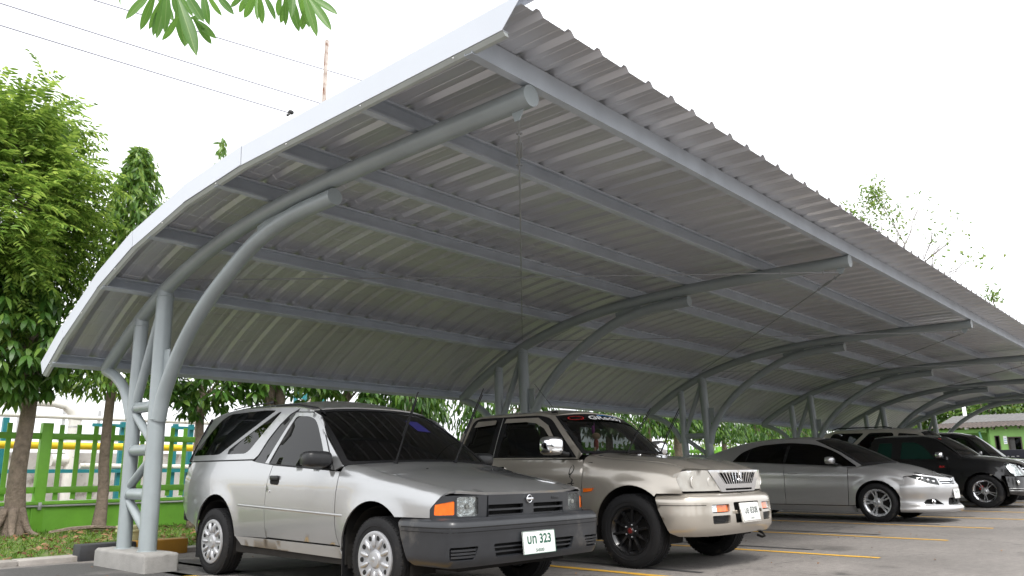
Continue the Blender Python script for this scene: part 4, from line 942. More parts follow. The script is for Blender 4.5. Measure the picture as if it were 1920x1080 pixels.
    for z in (0.345, 0.375):
        panel('intake_slat', rnd([(-0.42, z), (0.42, z), (0.42, z+0.010), (-0.42, z+0.010)], 0.003), bmp(-0.012), 'grey_plastic', root, (), 0.05, 0.02)
    for s in (-1, 1):
        for z in (0.330, 0.351, 0.372): panel('vent_slat', [(s*0.585, z), (s*0.79, z), (s*0.79, z+0.013), (s*0.578, z+0.013)], bmp(-0.006), 'grey_plastic', root, (), 0.05, 0.012)
    o, nrm, upv = plate(root, 3.222, 0.392, 0.345, 0.155, -0.10)
    c = Vector((3.2265, 0, 0.392))
    text('plate_letters', 'บท 323', 0.088, c+upv*0.020, (0, 1, 0), upv, 'plate_ink', o, bold=0.0028, sx=1.0); text('plate_province', 'ระยอง', 0.036, c-upv*0.052, (0, 1, 0), upv, 'plate_ink', o, bold=0.0006)
    fr_ = MB()
    for (dy, dz, a, b) in ((0, 0.0755, 0.345, 0.003), (0, -0.0755, 0.345, 0.003), (0.171, 0, 0.003, 0.155), (-0.171, 0, 0.003, 0.155)):
        p = c+Vector((0, dy, 0))+upv*dz; fr_.box(p, (0.003, a, b), Matrix.Rotation(-0.10, 3, 'Y'))
    fr_.build('plate_border', 'plate_ink', o, None)
    # ---- small parts
    mirror_pair(root, (1.735, 0.895, 0.985), (0.085, 0.115, 0.062), 'black_plastic', 0.55, (1.74, 0.76, 0.95, 0.030))
    sides(root, 'mirror_base', rnd([(1.59, 0.922), (1.80, 0.905), (1.68, 1.035), (1.625, 1.035)], 0.015), gh, 'black_plastic', (), 0.04, 0.02, 0.012)
    sides(root, 'handle_recess', rnd([(0.945, 0.792), (1.085, 0.785), (1.085, 0.855), (0.945, 0.862)], 0.03), side, 'under', (), 0.03, 0.004, 0.0015)
    for sg in (-1, 1):
        MB().box((1.015, sg*0.822, 0.845), (0.13, 0.022, 0.036), bev=0.009).build('door_handle', 'black_plastic', root)
        MB().lathe([(0.0, 0.0), (0.011, 0.0), (0.012, 0.006)], (0.945, -0.829, 0.735), 'y', 12).build('door_lock', 'chrome', root) if sg < 0 else None
    sides(root, 'body_seam', [(-0.76, 0.992), (0.575, 0.992), (0.575, 1.005), (-0.76, 1.005)], lambda x, z, sg: S3(x, sg*(W(x, 0.98)-0.012), z), 'rubber', (), 0.07, 0.0)
    wiper(root, (2.115, -0.42, 0.955), (2.30, -0.37, 1.44)); wiper(root, (2.13, 0.20, 0.965), (2.28, 0.37, 1.52))
    an = MB().tube([(0.28, -0.46, 1.535), (-0.18, -0.50, 1.515), (-0.36, -0.505, 1.50)], 0.006, 6); an.ell((0.28, -0.46, 1.535), (0.03, 0.015, 0.018), 1, 8, 6); an.build('roof_rod', 'black_plastic', root)
    nz = MB(); 
    for y in (-0.30, 0.30): nz.ell((2.35, y, 0.905), (0.012, 0.012, 0.006), 1, 8, 5)
    nz.build('washer_nozzle', 'black_plastic', root)
    for y in (-0.38, 0.38):
        MB().box((1.25, y, 0.80), (0.50, 0.50, 0.14), bev=0.04).build('seat', 'seat', root); MB().box((0.98, y, 1.04), (0.14, 0.48, 0.52), Matrix.Rotation(-0.2, 3, 'Y'), 0.05).build('seat_back', 'seat', root)
    MB().box((1.78, 0, 0.86), (0.40, 1.30, 0.16), bev=0.04).build('dashboard', 'under', root)
    return root
silver_wagon()

def text_on(name, body, size, fn, u0, v0, su, sv, m, parent, bold=0.0, off=0.004, shear=0.0):
    """lettering laid on a curved surface fn(u, v)"""
    o = text(name, body, size, (0, 0, 0), (1, 0, 0), (0, 1, 0), m, parent, bold=bold)
    co = np.array([tuple(v.co) for v in o.data.vertices])
    if not len(co): return o
    u = u0+(co[:, 0]+shear*co[:, 1])*su; v = v0+co[:, 1]*sv; e = 1e-3
    n = np.cross(fn(u+e, v)-fn(u-e, v), fn(u, v+e)-fn(u, v-e)); n = unit(n); n *= np.sign(np.sum(n*np.array([0.6, 0, 0.8]), 1, keepdims=True))
    P = fn(u, v)+n*off
    for i, q in enumerate(P): o.data.vertices[i].co = Vector(q)
    return o

GROW = lambda poly, k: [tuple(np.mean(poly, axis=0)+(np.array(p)-np.mean(poly, axis=0))*k) for p in poly]

def seats(root, rows, y, z):
    for x in rows:
        for sg in (-1, 1):
            MB().box((x+0.22, sg*y, z), (0.50, 0.46, 0.14), bev=0.045).build('seat', 'seat', root); b = MB().box((x-0.02, sg*y, z+0.30), (0.13, 0.46, 0.56), Matrix.Rotation(-0.22, 3, 'Y'), 0.05).build('seat_back', 'seat', root)
            MB().ell((x-0.12, sg*y, z+0.66), (0.05, 0.13, 0.08), 0.7, 14, 8).build('headrest', 'seat', b)

def steering(root, c, r=0.18):
    R = Matrix.Rotation(-0.5, 3, 'Y'); b = MB(); b.tube([Vector(c)+R @ Vector((0, r*math.cos(a), r*math.sin(a))) for a in np.linspace(0, 2*PI, 25)], 0.014, 8, False); b.ell(c, (0.03, 0.07, 0.06), 0.8, 12, 8, R); b.box(c, (0.015, 2*r, 0.03), R); b.build('steering_wheel', 'rubber', root)

# ------------------------------------------------------------------ beige pickup
def beige_pickup():
    root = empty('pickup_truck', (7.2, 7.26, 0), -PI/2)
    tag(root, 'beige pickup truck with black alloy wheels and a lettered windscreen strip', 'pickup truck')
    W0, WB, R = 0.84, 2.95, 0.333; pm = 'beige'
    plan = cub([-1.2, -0.8, 0.4, 2.2, 2.7, 3.1, 3.35, 3.55, 3.7], [0.80, 0.83, W0, W0, 0.845, 0.845, 0.825, 0.775, 0.70])
    prof = cub([0.25, 0.36, 0.5, 0.66, 0.82, 1.0, 1.1], [-0.05, -0.028, -0.008, 0.0, -0.004, -0.03, -0.05])
    zc = cub([0, 2.2, 2.7, 3.05, 3.25, 3.5], [0.85, 0.855, 0.832, 0.81, 0.785, 0.74])
    def W(x, z):
        r2 = np.hypot(x-2.98, z-0.34); r1 = np.hypot(x-0.0, z-0.34)
        return plan(x)+prof(z)+0.022*gauss(r2, 0.40, 0.07)*(z > 0.3)+0.022*gauss(r1, 0.40, 0.07)*(z > 0.3)-0.012/(1+np.exp(np.clip(-(z-zc(x))/0.010, -40, 40)))
    def side(x, z, sg): return S3(x, sg*W(x, z), z)
    belt = cub([0, 1.2, 2.4], [1.02, 1.015, 1.0])
    def G(x, z): return W(x, belt(x))-0.01-0.26*(z-belt(x))-0.16*(z-belt(x))**2
    def gh(x, z, sg): return S3(x, sg*G(x, z), z)
    fa = arcpts(2.98, 0.34, 0.405, PI+0.05, 0.86, 20)
    hz = cub([2.3, 2.42, 2.58, 3.0, 3.28, 3.48, 3.62], [1.045, 1.03, 1.0, 0.965, 0.935, 0.885, 0.845]); rs = 0.13
    def fen(x, v, sg):
        zs = hz(x)-rs; a = np.clip((v-zs)/rs, 0, PI/2); rest = np.maximum(v-zs-rs*PI/2, 0); zz = np.minimum(v, zs)
        return S3(x, sg*(W(x, zz)-rs*(1-np.cos(a))-rest), zz+rs*np.sin(a)+rest*0.12)
    top = lambda x: float(hz(x)-rs+rs*PI/2+0.03)
    sides(root, 'front_fender', [(2.41, 0.99), (2.42, 0.85), (2.40, 0.60), (2.41, 0.43), (2.56, 0.36)]+fa[1:]+[(3.26, 0.672), (3.50, 0.672), (3.44, 0.80), (3.46, 0.86)]+[(x, top(x)) for x in np.linspace(3.46, 2.42, 16)], fen, pm, step=0.035)
    sides(root, 'door', [(1.165, 1.005), (2.402, 0.985), (2.412, 0.85), (2.392, 0.60), (2.40, 0.42), (1.165, 0.42)], side, pm, step=0.035)
    sides(root, 'cab_side', [(0.46, 1.015), (1.155, 1.006), (1.155, 0.42), (0.46, 0.42)], side, pm)
    sides(root, 'sill', [(0.46, 0.412), (2.40, 0.412), (2.52, 0.345), (0.46, 0.345)], side, pm)
    ra = arcpts(0.0, 0.34, 0.405, 0.25, PI-0.1)
    sides(root, 'bed_side', [(0.44, 0.40)]+ra+[(-1.15, 0.45), (-1.15, 0.99), (0.44, 1.0)], side, pm)
    panel('tailgate', [(-0.8, 0.45), (0.8, 0.45), (0.8, 0.98), (-0.8, 0.98)], lambda y, z: S3(-1.17, y, z), pm, root, (), 0.2, 0.03, centre=(0, 0, 0.6))
    MB().box((-0.36, 0, 0.62), (1.6, 1.5, 0.06)).build('bed_floor', 'under', root, None)
    # cabin
    sur = rnd([(0.60, 1.03), (2.315, 1.008), (1.885, 1.43), (1.70, 1.468), (0.82, 1.475), (0.72, 1.45)], [0.03, 0.01, 0.08, 0.06, 0.05, 0.05])
    rq = rnd([(0.68, 1.065), (1.075, 1.055), (1.10, 1.425), (0.80, 1.425)], [0.09, 0.09, 0.02, 0.04]); fw_ = rnd([(1.215, 1.04), (2.19, 1.025), (1.84, 1.365), (1.70, 1.42), (1.26, 1.435)], [0.02, 0.02, 0.1, 0.08, 0.03])
    zt = cub([0.4, 0.62, 0.9, 1.7, 1.93, 2.02], [1.42, 1.468, 1.492, 1.492, 1.452, 1.44])
    out = [(0.47, 1.015), (2.33, 0.998), (2.37, 1.05), (1.93, 1.452)]+[(x, float(zt(x))) for x in np.linspace(1.9, 0.66, 14)]+[(0.58, 1.30)]
    sides(root, 'cab_frame', out, gh, pm, [sur], 0.05, 0.014)
    sides(root, 'window_surround', GROW(sur, 1.004), gh, 'gloss_black', [rq, fw_], 0.05, 0.012, -0.003)
    sides(root, 'rear_side_window', GROW(rq, 1.02), gh, 'tint_mid', (), 0.08, 0, -0.008); sides(root, 'door_window', GROW(fw_, 1.01), gh, 'tint_mid', (), 0.08, 0, -0.008)
    sides(root, 'rain_visor', rnd([(0.77, 1.365), (1.10, 1.385), (1.10, 1.435), (0.81, 1.43)], 0.01), gh, 'beige', (), 0.05, 0.004, 0.020)
    sides(root, 'rain_visor', [(1.235, 1.395), (1.55, 1.395), (1.70, 1.375), (1.83, 1.315), (2.03, 1.12), (2.065, 1.12), (1.88, 1.345), (1.72, 1.432), (1.25, 1.442)], gh, 'beige', (), 0.04, 0.004, 0.020)
    sides(root, 'door_seam', [(1.15, 1.03), (1.158, 1.03), (1.185, 1.46), (1.177, 1.46)], gh, 'conduit', (), 0.05, 0, 0.001)
    ws = dict(xbc=2.56, xbs=2.37, zbc=1.062, zbs=1.05, xtc=2.01, xts=1.93, ztc=1.492, zts=1.452)
    wf = windscreen(root, G, ws, 'glass')
    panel('sun_strip', rnd([(-0.97, 0.80), (0.97, 0.80), (0.96, 0.975), (-0.96, 0.975)], 0.03), wf, 'tint', root, (), 0.08, 0, off=0.002)
    text_on('strip_lettering', 'GReddy', 0.115, wf, 0.05, 0.842, 2.45, 1.30, 'sticker_white', root, bold=0.0028, shear=0.15, off=0.014)
    text_on('strip_slogan', 'performance', 0.05, wf, 0.20, 0.928, 2.4, 0.9, 'sticker_blue', root, bold=0.003, off=0.014)
    rg = np.linspace(0, 2*PI, 32, endpoint=False); uv = np.array([(-0.66+0.17*math.cos(a), 0.87+0.055*math.sin(a)) for a in rg]+[(-0.66+0.155*math.cos(a), 0.87+0.047*math.sin(a)) for a in rg])
    P = wf(uv[:, 0], uv[:, 1])+np.array([0.003, 0, 0.004]); new_obj('strip_ring', mesh_of('strip_ring', P, [(i, (i+1) % 32, 32+(i+1) % 32, 32+i) for i in range(32)]), 'sticker_red', root)
    def roof(x, u): z = zt(x); return S3(x, u*(G(x, z)+0.004), z+0.058*(1-np.abs(u)**2.6))
    panel('roof', [(0.62, -1), (0.62, 1), (1.92, 1)]+[(2.01-0.08*u*u, u) for u in np.linspace(0.95, -0.95, 13)]+[(1.92, -1)], roof, pm, root, (), 0.08, 0.012)
    panel('rear_window', [(-0.9, 1.05), (0.9, 1.05), (0.85, 1.46), (-0.85, 1.46)], lambda u, z: S3(0.47+0.36*(z-1.05), u*0.68, z), 'tint_mid', root, (), 0.15, 0)
    panel('cab_back', [(-1, 0.42), (1, 0.42), (1, 1.04), (-1, 1.04)], lambda u, z: S3(0.46, u*0.78, z), pm, root, (), 0.15, 0, centre=(1.5, 0, 0.8))
    yh = lambda x: W(x, hz(x)-rs)-rs-0.036
    def hood(x, u): x = np.asarray(x, float); return S3(x, u*yh(x), hz(x)+0.006+0.040*(1-u*u)+0.012*gauss(np.abs(u), 0.72, 0.2)-0.03*np.clip((x-3.5)/0.16, 0, 1)**2)
    panel('bonnet', [(2.52-0.14*u*u, u) for u in np.linspace(-1, 1, 13)]+[(3.64-0.17*u**4, u) for u in np.linspace(1, -1, 15)], hood, pm, root, (), 0.06, 0.02)
    MB().box((2.42, 0, 1.0), (0.2, 1.30, 0.06), bev=0.01).build('cowl', 'black_plastic', root)
    chassis(root, W, -1.1, 3.45, 0.30, 0.96, (0, WB), R, W0)
    wheels(root, 'black', R, 0.212, 0.215, (0, WB), 0.835)
    # front
    FM = plan_map([(3.655, 0), (3.648, 0.28), (3.615, 0.50), (3.555, 0.66), (3.47, 0.765), (3.40, 0.80)]); ty = FM.t_of_y; q = lambda d: (lambda t, z: FM(t, z, d))
    panel('front_backing', [(-FM.tmax, 0.66), (FM.tmax, 0.66), (FM.tmax, 0.87), (-FM.tmax, 0.87)], q(-0.05), 'dark', root, (), 0.1, 0)
    gr = rnd([(-0.275, 0.748), (0.275, 0.748), (0.385, 0.852), (-0.385, 0.852)], 0.012); sl = rnd([(-0.26, 0.690), (0.26, 0.690), (0.27, 0.708), (-0.27, 0.708)], 0.005)
    panel('grille_surround', rnd([(-0.335, 0.678), (0.335, 0.678), (ty(0.515), 0.874), (ty(-0.515), 0.874)], 0.01), q(0.004), 'chrome', root, [gr, sl], 0.03, 0.03)
    for k in range(13):
        a = (k-6)/6.0; t0, t1 = a*0.255, a*0.365
        panel('grille_bar', [(t0-0.006, 0.748), (t0+0.006, 0.748), (t1+0.008, 0.852), (t1-0.008, 0.852)], q(0.0), 'chrome', root, (), 0.06, 0.02)
    em = None
    for k, an in enumerate((PI/2, PI/2+2.094, PI/2-2.094)):
        cx, cz = 0.028*math.cos(an), 0.80+0.028*math.sin(an); dx, dz = 0.028*math.cos(an), 0.028*math.sin(an); px, pz = -dz*0.52, dx*0.52
        b = MB().prism([(cx-dx, cz-dz), (cx+px, cz+pz), (cx+dx, cz+dz), (cx-px, cz-pz)], lambda u, v, w: (3.668+w, u, v), 0.006); o = b.build('emblem_diamond', 'chrome', root, None)
    for sg in (-1, 1):
        lp = rnd([(sg*0.350, 0.690), (sg*(FM.tmax-0.015), 0.690), (sg*(FM.tmax-0.005), 0.835), (sg*ty(0.74), 0.870), (sg*ty(0.525), 0.874)], [0.01, 0.03, 0.03, 0.03, 0.01])
        h = panel('headlight', lp, q(-0.03), 'lamp_back', root, (), 0.04, 0); panel('headlight_lens', lp, q(0.0), 'lens_hazy', h, (), 0.05, 0.02)
        for tt in (0.47, 0.66):
            c = FM(sg*ty(tt), 0.77, -0.012); MB().lathe([(0.058, 0.0), (0.055, 0.004), (0.03, -0.014), (0.0, -0.014)], tuple(c), 'x', 20).build('lamp_bowl', 'lamp_haze', h)
        c = FM(sg*ty(0.72), 0.77, -0.01)
    BM = plan_map([(3.725, 0), (3.72, 0.30), (3.70, 0.52), (3.645, 0.68), (3.555, 0.79), (3.42, 0.845), (3.30, 0.862), (3.22, 0.865)]); bt = BM.tmax
    pz = cub([0.26, 0.31, 0.36, 0.45, 0.56, 0.62, 0.655, 0.672], [-0.10, -0.035, -0.004, 0.0, -0.008, -0.012, -0.04, -0.10])
    def BMo(t, z, off): P0, P1 = BM(t, z, 0.0), BM(t, z, 1.0); return P0+(P1-P0)*(pz(z)+off)[..., None]
    bq = lambda d: (lambda t, z: BMo(t, z, d))
    cen = rnd([(-0.235, 0.40), (0.235, 0.40), (0.255, 0.585), (-0.255, 0.585)], 0.02); holes = [cen]
    for s in (-1, 1): holes += [rnd([(s*0.335, 0.500), (s*0.600, 0.500), (s*0.600, 0.572), (s*0.330, 0.572)], 0.015), rnd([(s*0.34, 0.405), (s*0.595, 0.405), (s*0.60, 0.476), (s*0.335, 0.476)], 0.015)]
    panel('bumper', [(-bt+0.02, 0.66), (-bt+0.06, 0.53), (-bt+0.16, 0.33), (-bt+0.24, 0.30), (-0.6, 0.30), (0.6, 0.30), (bt-0.24, 0.30), (bt-0.16, 0.33), (bt-0.06, 0.53), (bt-0.02, 0.66), (bt-0.02, 0.672), (-bt+0.02, 0.672)], bq(0), pm, root, holes, 0.03, 0.05)
    panel('bumper_backing', [(-0.75, 0.36), (0.75, 0.36), (0.75, 0.62), (-0.75, 0.62)], bq(-0.06), 'dark', root, (), 0.1, 0)
    for s in (-1, 1):
        panel('indicator', [(s*0.342, 0.507), (s*0.515, 0.507), (s*0.515, 0.565), (s*0.338, 0.565)], bq(-0.018), 'amber', root, (), 0.05, 0.01); panel('position_lamp', [(s*0.517, 0.507), (s*0.594, 0.507), (s*0.594, 0.565), (s*0.517, 0.565)], bq(-0.018), 'lamp_back', root, (), 0.05, 0.01)
        for k in range(5): panel('vent_slat', [(s*0.342, 0.412+k*0.0125), (s*0.592, 0.412+k*0.0125), (s*0.592, 0.419+k*0.0125), (s*0.342, 0.419+k*0.0125)], bq(-0.022), 'black_plastic', root, (), 0.1, 0.01)
        panel('bumper_groove', [(s*0.66, 0.565), (s*(bt-0.07), 0.565), (s*(bt-0.07), 0.571), (s*0.66, 0.571)], bq(0.0012), 'under', root, (), 0.05, 0)
    panel('bumper_bar', rnd([(-0.25, 0.482), (0.25, 0.482), (0.25, 0.512), (-0.25, 0.512)], 0.006), bq(-0.004), pm, root, (), 0.05, 0.03)
    R_ = Matrix.Rotation(-0.16, 3, 'Y'); fo = MB().box((3.742, 0.01, 0.487), (0.016, 0.375, 0.18), R_, 0.006).build('plate_frame', 'lamp_haze', root)
    b = MB().box((3.7525, 0.01, 0.488), (0.006, 0.335, 0.145), R_, 0.002); pl = b.build('number_plate', 'plate', root); upv = R_ @ Vector((0, 0, 1)); nrm = R_ @ Vector((1, 0, 0)); c = Vector((3.7525, 0.01, 0.488))+nrm*0.0042
    text('plate_letters', 'บย 8308', 0.084, c+upv*0.016, (0, 1, 0), upv, 'plate_ink2', pl, bold=0.0022, sx=0.92); text('plate_province', 'ระยอง', 0.030, c-upv*0.052, (0, 1, 0), upv, 'plate_ink2', pl)
    hk = MB().tube([(3.60, 0.42, 0.30), (3.66, 0.42, 0.27), (3.68, 0.42, 0.245), (3.65, 0.42, 0.235), (3.60, 0.42, 0.25)], 0.012, 8); hk.build('tow_hook', 'under', root)
    mirror_pair(root, (2.165, 1.0, 1.125), (0.085, 0.115, 0.092), 'chrome', 0.5, (2.22, 0.80, 1.04, 0.025))
    sides(root, 'side_marker', rnd([(2.435, 0.675), (2.53, 0.685), (2.56, 0.715), (2.435, 0.712)], 0.006), side, 'amber', (), 0.03, 0.012, 0.012, True)
    sides(root, 'door_handle', rnd([(1.22, 0.885), (1.36, 0.885), (1.36, 0.925), (1.22, 0.925)], 0.012), side, 'chrome', (), 0.04, 0.015, 0.018)
    # brush-lettering decal on the door edge
    stro = [[(0.0, 0.20), (-0.02, 0.17), (-0.025, 0.13), (-0.01, 0.12), (0.02, 0.15), (0.03, 0.19), (0.01, 0.215)], [(0.0, 0.13), (-0.01, 0.10), (0.0, 0.085)], [(0.0, 0.08), (0.02, 0.07), (0.015, 0.045), (-0.005, 0.035)], [(-0.04, 0.03), (0.045, 0.035)], [(0.01, 0.06), (0.015, 0.0)], [(-0.03, 0.01), (0.035, 0.015)], [(0.02, 0.01), (0.03, -0.01)], [(-0.005, -0.01), (0.0, -0.03)]]
    for k, s_ in enumerate(stro):
        L = spl(s_, 5); w = 0.0075; vs = []
        for i, p in enumerate(L):
            t = unit(L[min(i+1, len(L)-1)]-L[max(i-1, 0)]); ww = w*(1-0.6*abs(2*i/(len(L)-1)-1)); 
            for e in (-1, 1):
                x, z = 2.27+p[0]-t[1]*ww*e, 0.725+p[1]+t[0]*ww*e; vs.append((x, -float(W(x, z))-0.0015, z))
        new_obj('brush_decal', mesh_of('brush_decal', vs, [(2*i, 2*i+1, 2*i+3, 2*i+2) for i in range(len(L)-1)]), 'ink_black', root)
    wiper(root, (2.60, -0.30, 1.06), (2.75, -0.09, 1.46)); wiper(root, (2.62, 0.30, 1.06), (2.75, 0.50, 1.49))
    for y in (-0.28, 0.28): MB().ell((2.72, y, 1.032), (0.028, 0.014, 0.012), 1, 10, 6).build('washer_nozzle', 'chrome', root)
    MB().tube([(1.95, -0.62, 1.47), (1.70, -0.70, 1.80)], 0.003, 6).build('antenna', 'black_plastic', root); MB().ell((1.88, -0.585, 1.495), (0.05, 0.02, 0.012), 1, 10, 6).build('antenna_base', 'black_plastic', root)
    seats(root, (1.30,), 0.36, 0.78); steering(root, (1.92, -0.36, 1.0)); MB().box((2.20, 0, 0.95), (0.46, 1.36, 0.18), bev=0.05).build('dashboard', 'under', root); MB().box((2.0, 0.02, 1.365), (0.03, 0.2, 0.06), bev=0.012).build('inner_mirror', 'under', root)
    return root
pk = beige_pickup()
ch = empty('hanging_charm', (7.2-0.10, 7.26-2.04, 1.06)); tag(ch, 'small doll charm hanging inside the windscreen of the beige pickup', 'charm')
MB().tube([(0, 0, 0.29), (0, 0, 0.20)], 0.004, 6).build('cord', 'magenta', ch); MB().ell((-0.02, 0, 0.225), (0.014, 0.014, 0.04), 1, 10, 8).build('tassel', 'magenta', ch); MB().ell((0.02, 0, 0.165), (0.04, 0.035, 0.032), 1, 14, 10).build('doll_head', 'doll', ch); MB().ell((0.02, 0, 0.09), (0.022, 0.02, 0.055), 0.9, 12, 8).build('doll_body', 'dull_red', ch)
ch.scale = (1.3, 1.3, 1.15)
for sg in (-1, 1): MB().tube([(0.02+sg*0.012, 0, 0.06), (0.02+sg*0.035, 0, 0.0)], 0.010, 8).build('doll_leg', 'sticker_white' if sg > 0 else 'doll', ch)

# ------------------------------------------------------------------ grey sedan
def sedan():
    root = empty('sedan', (15.12, 7.33, 0), -PI/2); tag(root, 'silver grey four-door sedan with body kit and ten-spoke alloy wheels', 'car')
    W0, WB, R = 0.87, 2.67, 0.315; pm = 'grey'
    plan = cub([-0.95, -0.6, 0.0, 0.8, 2.0, 2.7, 3.0, 3.25, 3.5, 3.66], [0.70, 0.79, 0.85, W0, W0, 0.865, 0.845, 0.80, 0.68, 0.5])
    prof = cub([0.15, 0.26, 0.4, 0.6, 0.8, 0.95, 1.05], [-0.06, -0.03, -0.018, 0.0, -0.006, -0.035, -0.06])
    def W(x, z):
        r1 = np.hypot(x, z-R); r2 = np.hypot(x-2.68, z-R)
        return plan(x)+prof(z)+0.018*(gauss(r1, 0.37, 0.06)+gauss(r2, 0.37, 0.06))*(z > 0.25)+0.01*gauss(z, 0.80-0.03*(x-1), 0.05)
    def side(x, z, sg): return S3(x, sg*W(x, z), z)
    belt = cub([-0.8, 0.1, 2.44], [1.03, 1.01, 0.895])
    def G(x, z): return W(x, belt(x))-0.01-0.36*(z-belt(x))-0.30*(z-belt(x))**2-0.10*np.clip(0.2-x, 0, 2)**2
    def gh(x, z, sg): return S3(x, sg*G(x, z), z)
    ra = arcpts(0.0, R, 0.365, 0.05, PI-0.05); fa = arcpts(2.68, R, 0.368, PI-0.05, 0.06)
    sides(root, 'rear_fender', [(0.395, 0.30)]+ra+[(-0.86, 0.30), (-0.93, 0.6), (-0.90, 0.9), (-0.80, 1.02), (0.06, 1.005), (0.30, 0.70), (0.42, 0.50)], side, pm)
    sides(root, 'rear_door', [(0.072, 1.003), (1.088, 0.955), (1.082, 0.60), (1.066, 0.262), (0.44, 0.262), (0.428, 0.50), (0.308, 0.70)], side, pm)
    sides(root, 'front_door', [(1.098, 0.954), (2.23, 0.900), (2.215, 0.60), (2.18, 0.262), (1.076, 0.262), (1.092, 0.60)], side, pm)
    sides(root, 'side_skirt', [(0.38, 0.252), (2.31, 0.252), (2.33, 0.15), (0.38, 0.15)], side, pm, off=0.01)
    hz = cub([2.2, 2.45, 2.84, 3.1, 3.3, 3.5, 3.66], [0.93, 0.925, 0.895, 0.835, 0.77, 0.70, 0.65]); rs = 0.15
    def fen(x, v, sg):
        zs = hz(x)-rs; a = np.clip((v-zs)/rs, 0, PI/2); rest = np.maximum(v-zs-rs*PI/2, 0); zz = np.minimum(v, zs)
        return S3(x, sg*(W(x, zz)-rs*(1-np.cos(a))-rest), zz+rs*np.sin(a)+rest*0.2)
    top = lambda x: float(hz(x)-rs+rs*PI/2+0.05)
    sides(root, 'front_fender', [(2.24, 0.90), (2.225, 0.60), (2.19, 0.262), (2.31, 0.262)]+fa+[(3.05, 0.34), (3.10, 0.62), (3.11, 0.75), (3.24, 0.78)]+[(x, top(x)) for x in np.linspace(3.24, 2.26, 14)], fen, pm, step=0.04)
    dlo = rnd([(0.04, 1.020), (2.40, 0.905), (2.28, 0.99), (2.04, 1.155), (1.69, 1.305), (1.13, 1.355), (0.55, 1.315), (0.22, 1.19)], [0.03, 0.05, 0.2, 0.2, 0.2, 0.2, 0.2, 0.1])
    zt = cub([-0.55, -0.1, 0.3, 0.9, 1.3, 1.62, 1.72], [1.13, 1.27, 1.355, 1.405, 1.412, 1.385, 1.372])
    sides(root, 'roof_side', [(-0.72, 1.045), (0.04, 1.012), (2.40, 0.900), (2.46, 0.935), (2.1, 1.16), (1.62, 1.385)]+[(x, float(zt(x))) for x in np.linspace(1.55, -0.5, 16)], gh, pm, [dlo], 0.05, 0.014)
    sides(root, 'side_windows', GROW(dlo, 1.004), gh, 'tint', (), 0.08, 0, -0.004)
    for x0, x1, w in ((1.06, 1.12, 0.055), (0.30, 0.42, 0.02), (1.80, 2.0, 0.012)): sides(root, 'window_pillar', [(x0, 1.0), (x0+w, 1.0), (x1+w, 1.30 if x0 < 1.5 else 1.19), (x1, 1.30 if x0 < 1.5 else 1.19)], gh, 'black_plastic', (), 0.05, 0, -0.002)
    ws = dict(xbc=2.80, xbs=2.46, zbc=0.975, zbs=0.935, xtc=1.73, xts=1.62, ztc=1.43, zts=1.385)
    windscreen(root, G, ws, 'tint', bulge=0.04)
    def roof(x, u): z = zt(x); return S3(x, u*(G(x, z)+0.004), z+0.055*(1-np.abs(u)**2.4))
    panel('roof', [(-0.05, -1), (-0.05, 1), (1.61, 1)]+[(1.73-0.11*u*u, u) for u in np.linspace(0.95, -0.95, 13)]+[(1.61, -1)], roof, pm, root, (), 0.09, 0.012)
    def tailg(u, v): return S3(-0.05-0.62*v, u*(0.60+0.08*v), 1.30-0.24*v-0.0*u+0.03*(1-u*u))
    panel('rear_window', [(-1, 0), (1, 0), (1, 1), (-1, 1)], tailg, 'tint', root, (), 0.1, 0); panel('boot_lid', [(-1, 0), (1, 0), (1, 1), (-1, 1)], lambda u, v: S3(-0.66-0.26*v, u*(0.70-0.02*v), 1.06+0.02*(1-u*u)-0.03*v), pm, root, (), 0.1, 0.02)
    panel('tail_panel', [(-1, 0.28), (1, 0.28), (1, 1.03), (-1, 1.03)], lambda u, z: S3(-0.93+0.10*u*u-0.02*(1-u*u), u*0.76, z), pm, root, (), 0.1, 0.02)
    yh = lambda x: W(x, hz(x)-rs)-rs-0.06
    def hood(x, u): x = np.asarray(x, float); return S3(x, u*yh(x), hz(x)+0.012+0.060*(1-u*u)*np.clip((3.75-x)/0.6, 0.4, 1))
    panel('bonnet', [(2.72-0.30*u*u, u) for u in np.linspace(-1, 1, 13)]+[(3.60-0.42*abs(u)**2.5, u) for u in np.linspace(1, -1, 17)], hood, pm, root, (), 0.06, 0.015)
    MB().box((2.52, 0, 0.90), (0.3, 1.3, 0.04), bev=0.01).build('cowl', 'black_plastic', root)
    chassis(root, W, -0.85, 3.3, 0.2, 0.86, (0, WB), R, W0-0.02)
    wheels(root, 'alloy', R, 0.215, 0.20, (0, WB), 0.862)
    FM = plan_map([(3.67, 0), (3.66, 0.26), (3.60, 0.48), (3.49, 0.65), (3.34, 0.77), (3.16, 0.835), (3.03, 0.855)]); T = FM.tmax; ty = FM.t_of_y
    pz = cub([0.14, 0.19, 0.23, 0.27, 0.30, 0.36, 0.5, 0.58, 0.66, 0.74, 0.80], [-0.05, 0.045, 0.05, 0.02, -0.015, -0.022, 0.0, 0.0, -0.035, -0.07, -0.11])
    def FMo(t, z, off): P0, P1 = FM(t, z, 0.0), FM(t, z, 1.0); return P0+(P1-P0)*(pz(z)+off)[..., None]
    q = lambda d: (lambda t, z: FMo(t, z, d))
    grl = rnd([(-0.46, 0.600), (0.46, 0.600), (0.52, 0.695), (-0.52, 0.695)], 0.03); intake = rnd([(-0.36, 0.285), (0.36, 0.285), (0.30, 0.395), (-0.30, 0.395)], 0.02)
    hl = lambda s: rnd([(s*0.535, 0.598), (s*0.74, 0.628), (s*(T-0.03), 0.785), (s*(T-0.10), 0.792), (s*0.60, 0.722), (s*0.545, 0.706)], [0.03, 0.1, 0.01, 0.01, 0.06, 0.02])
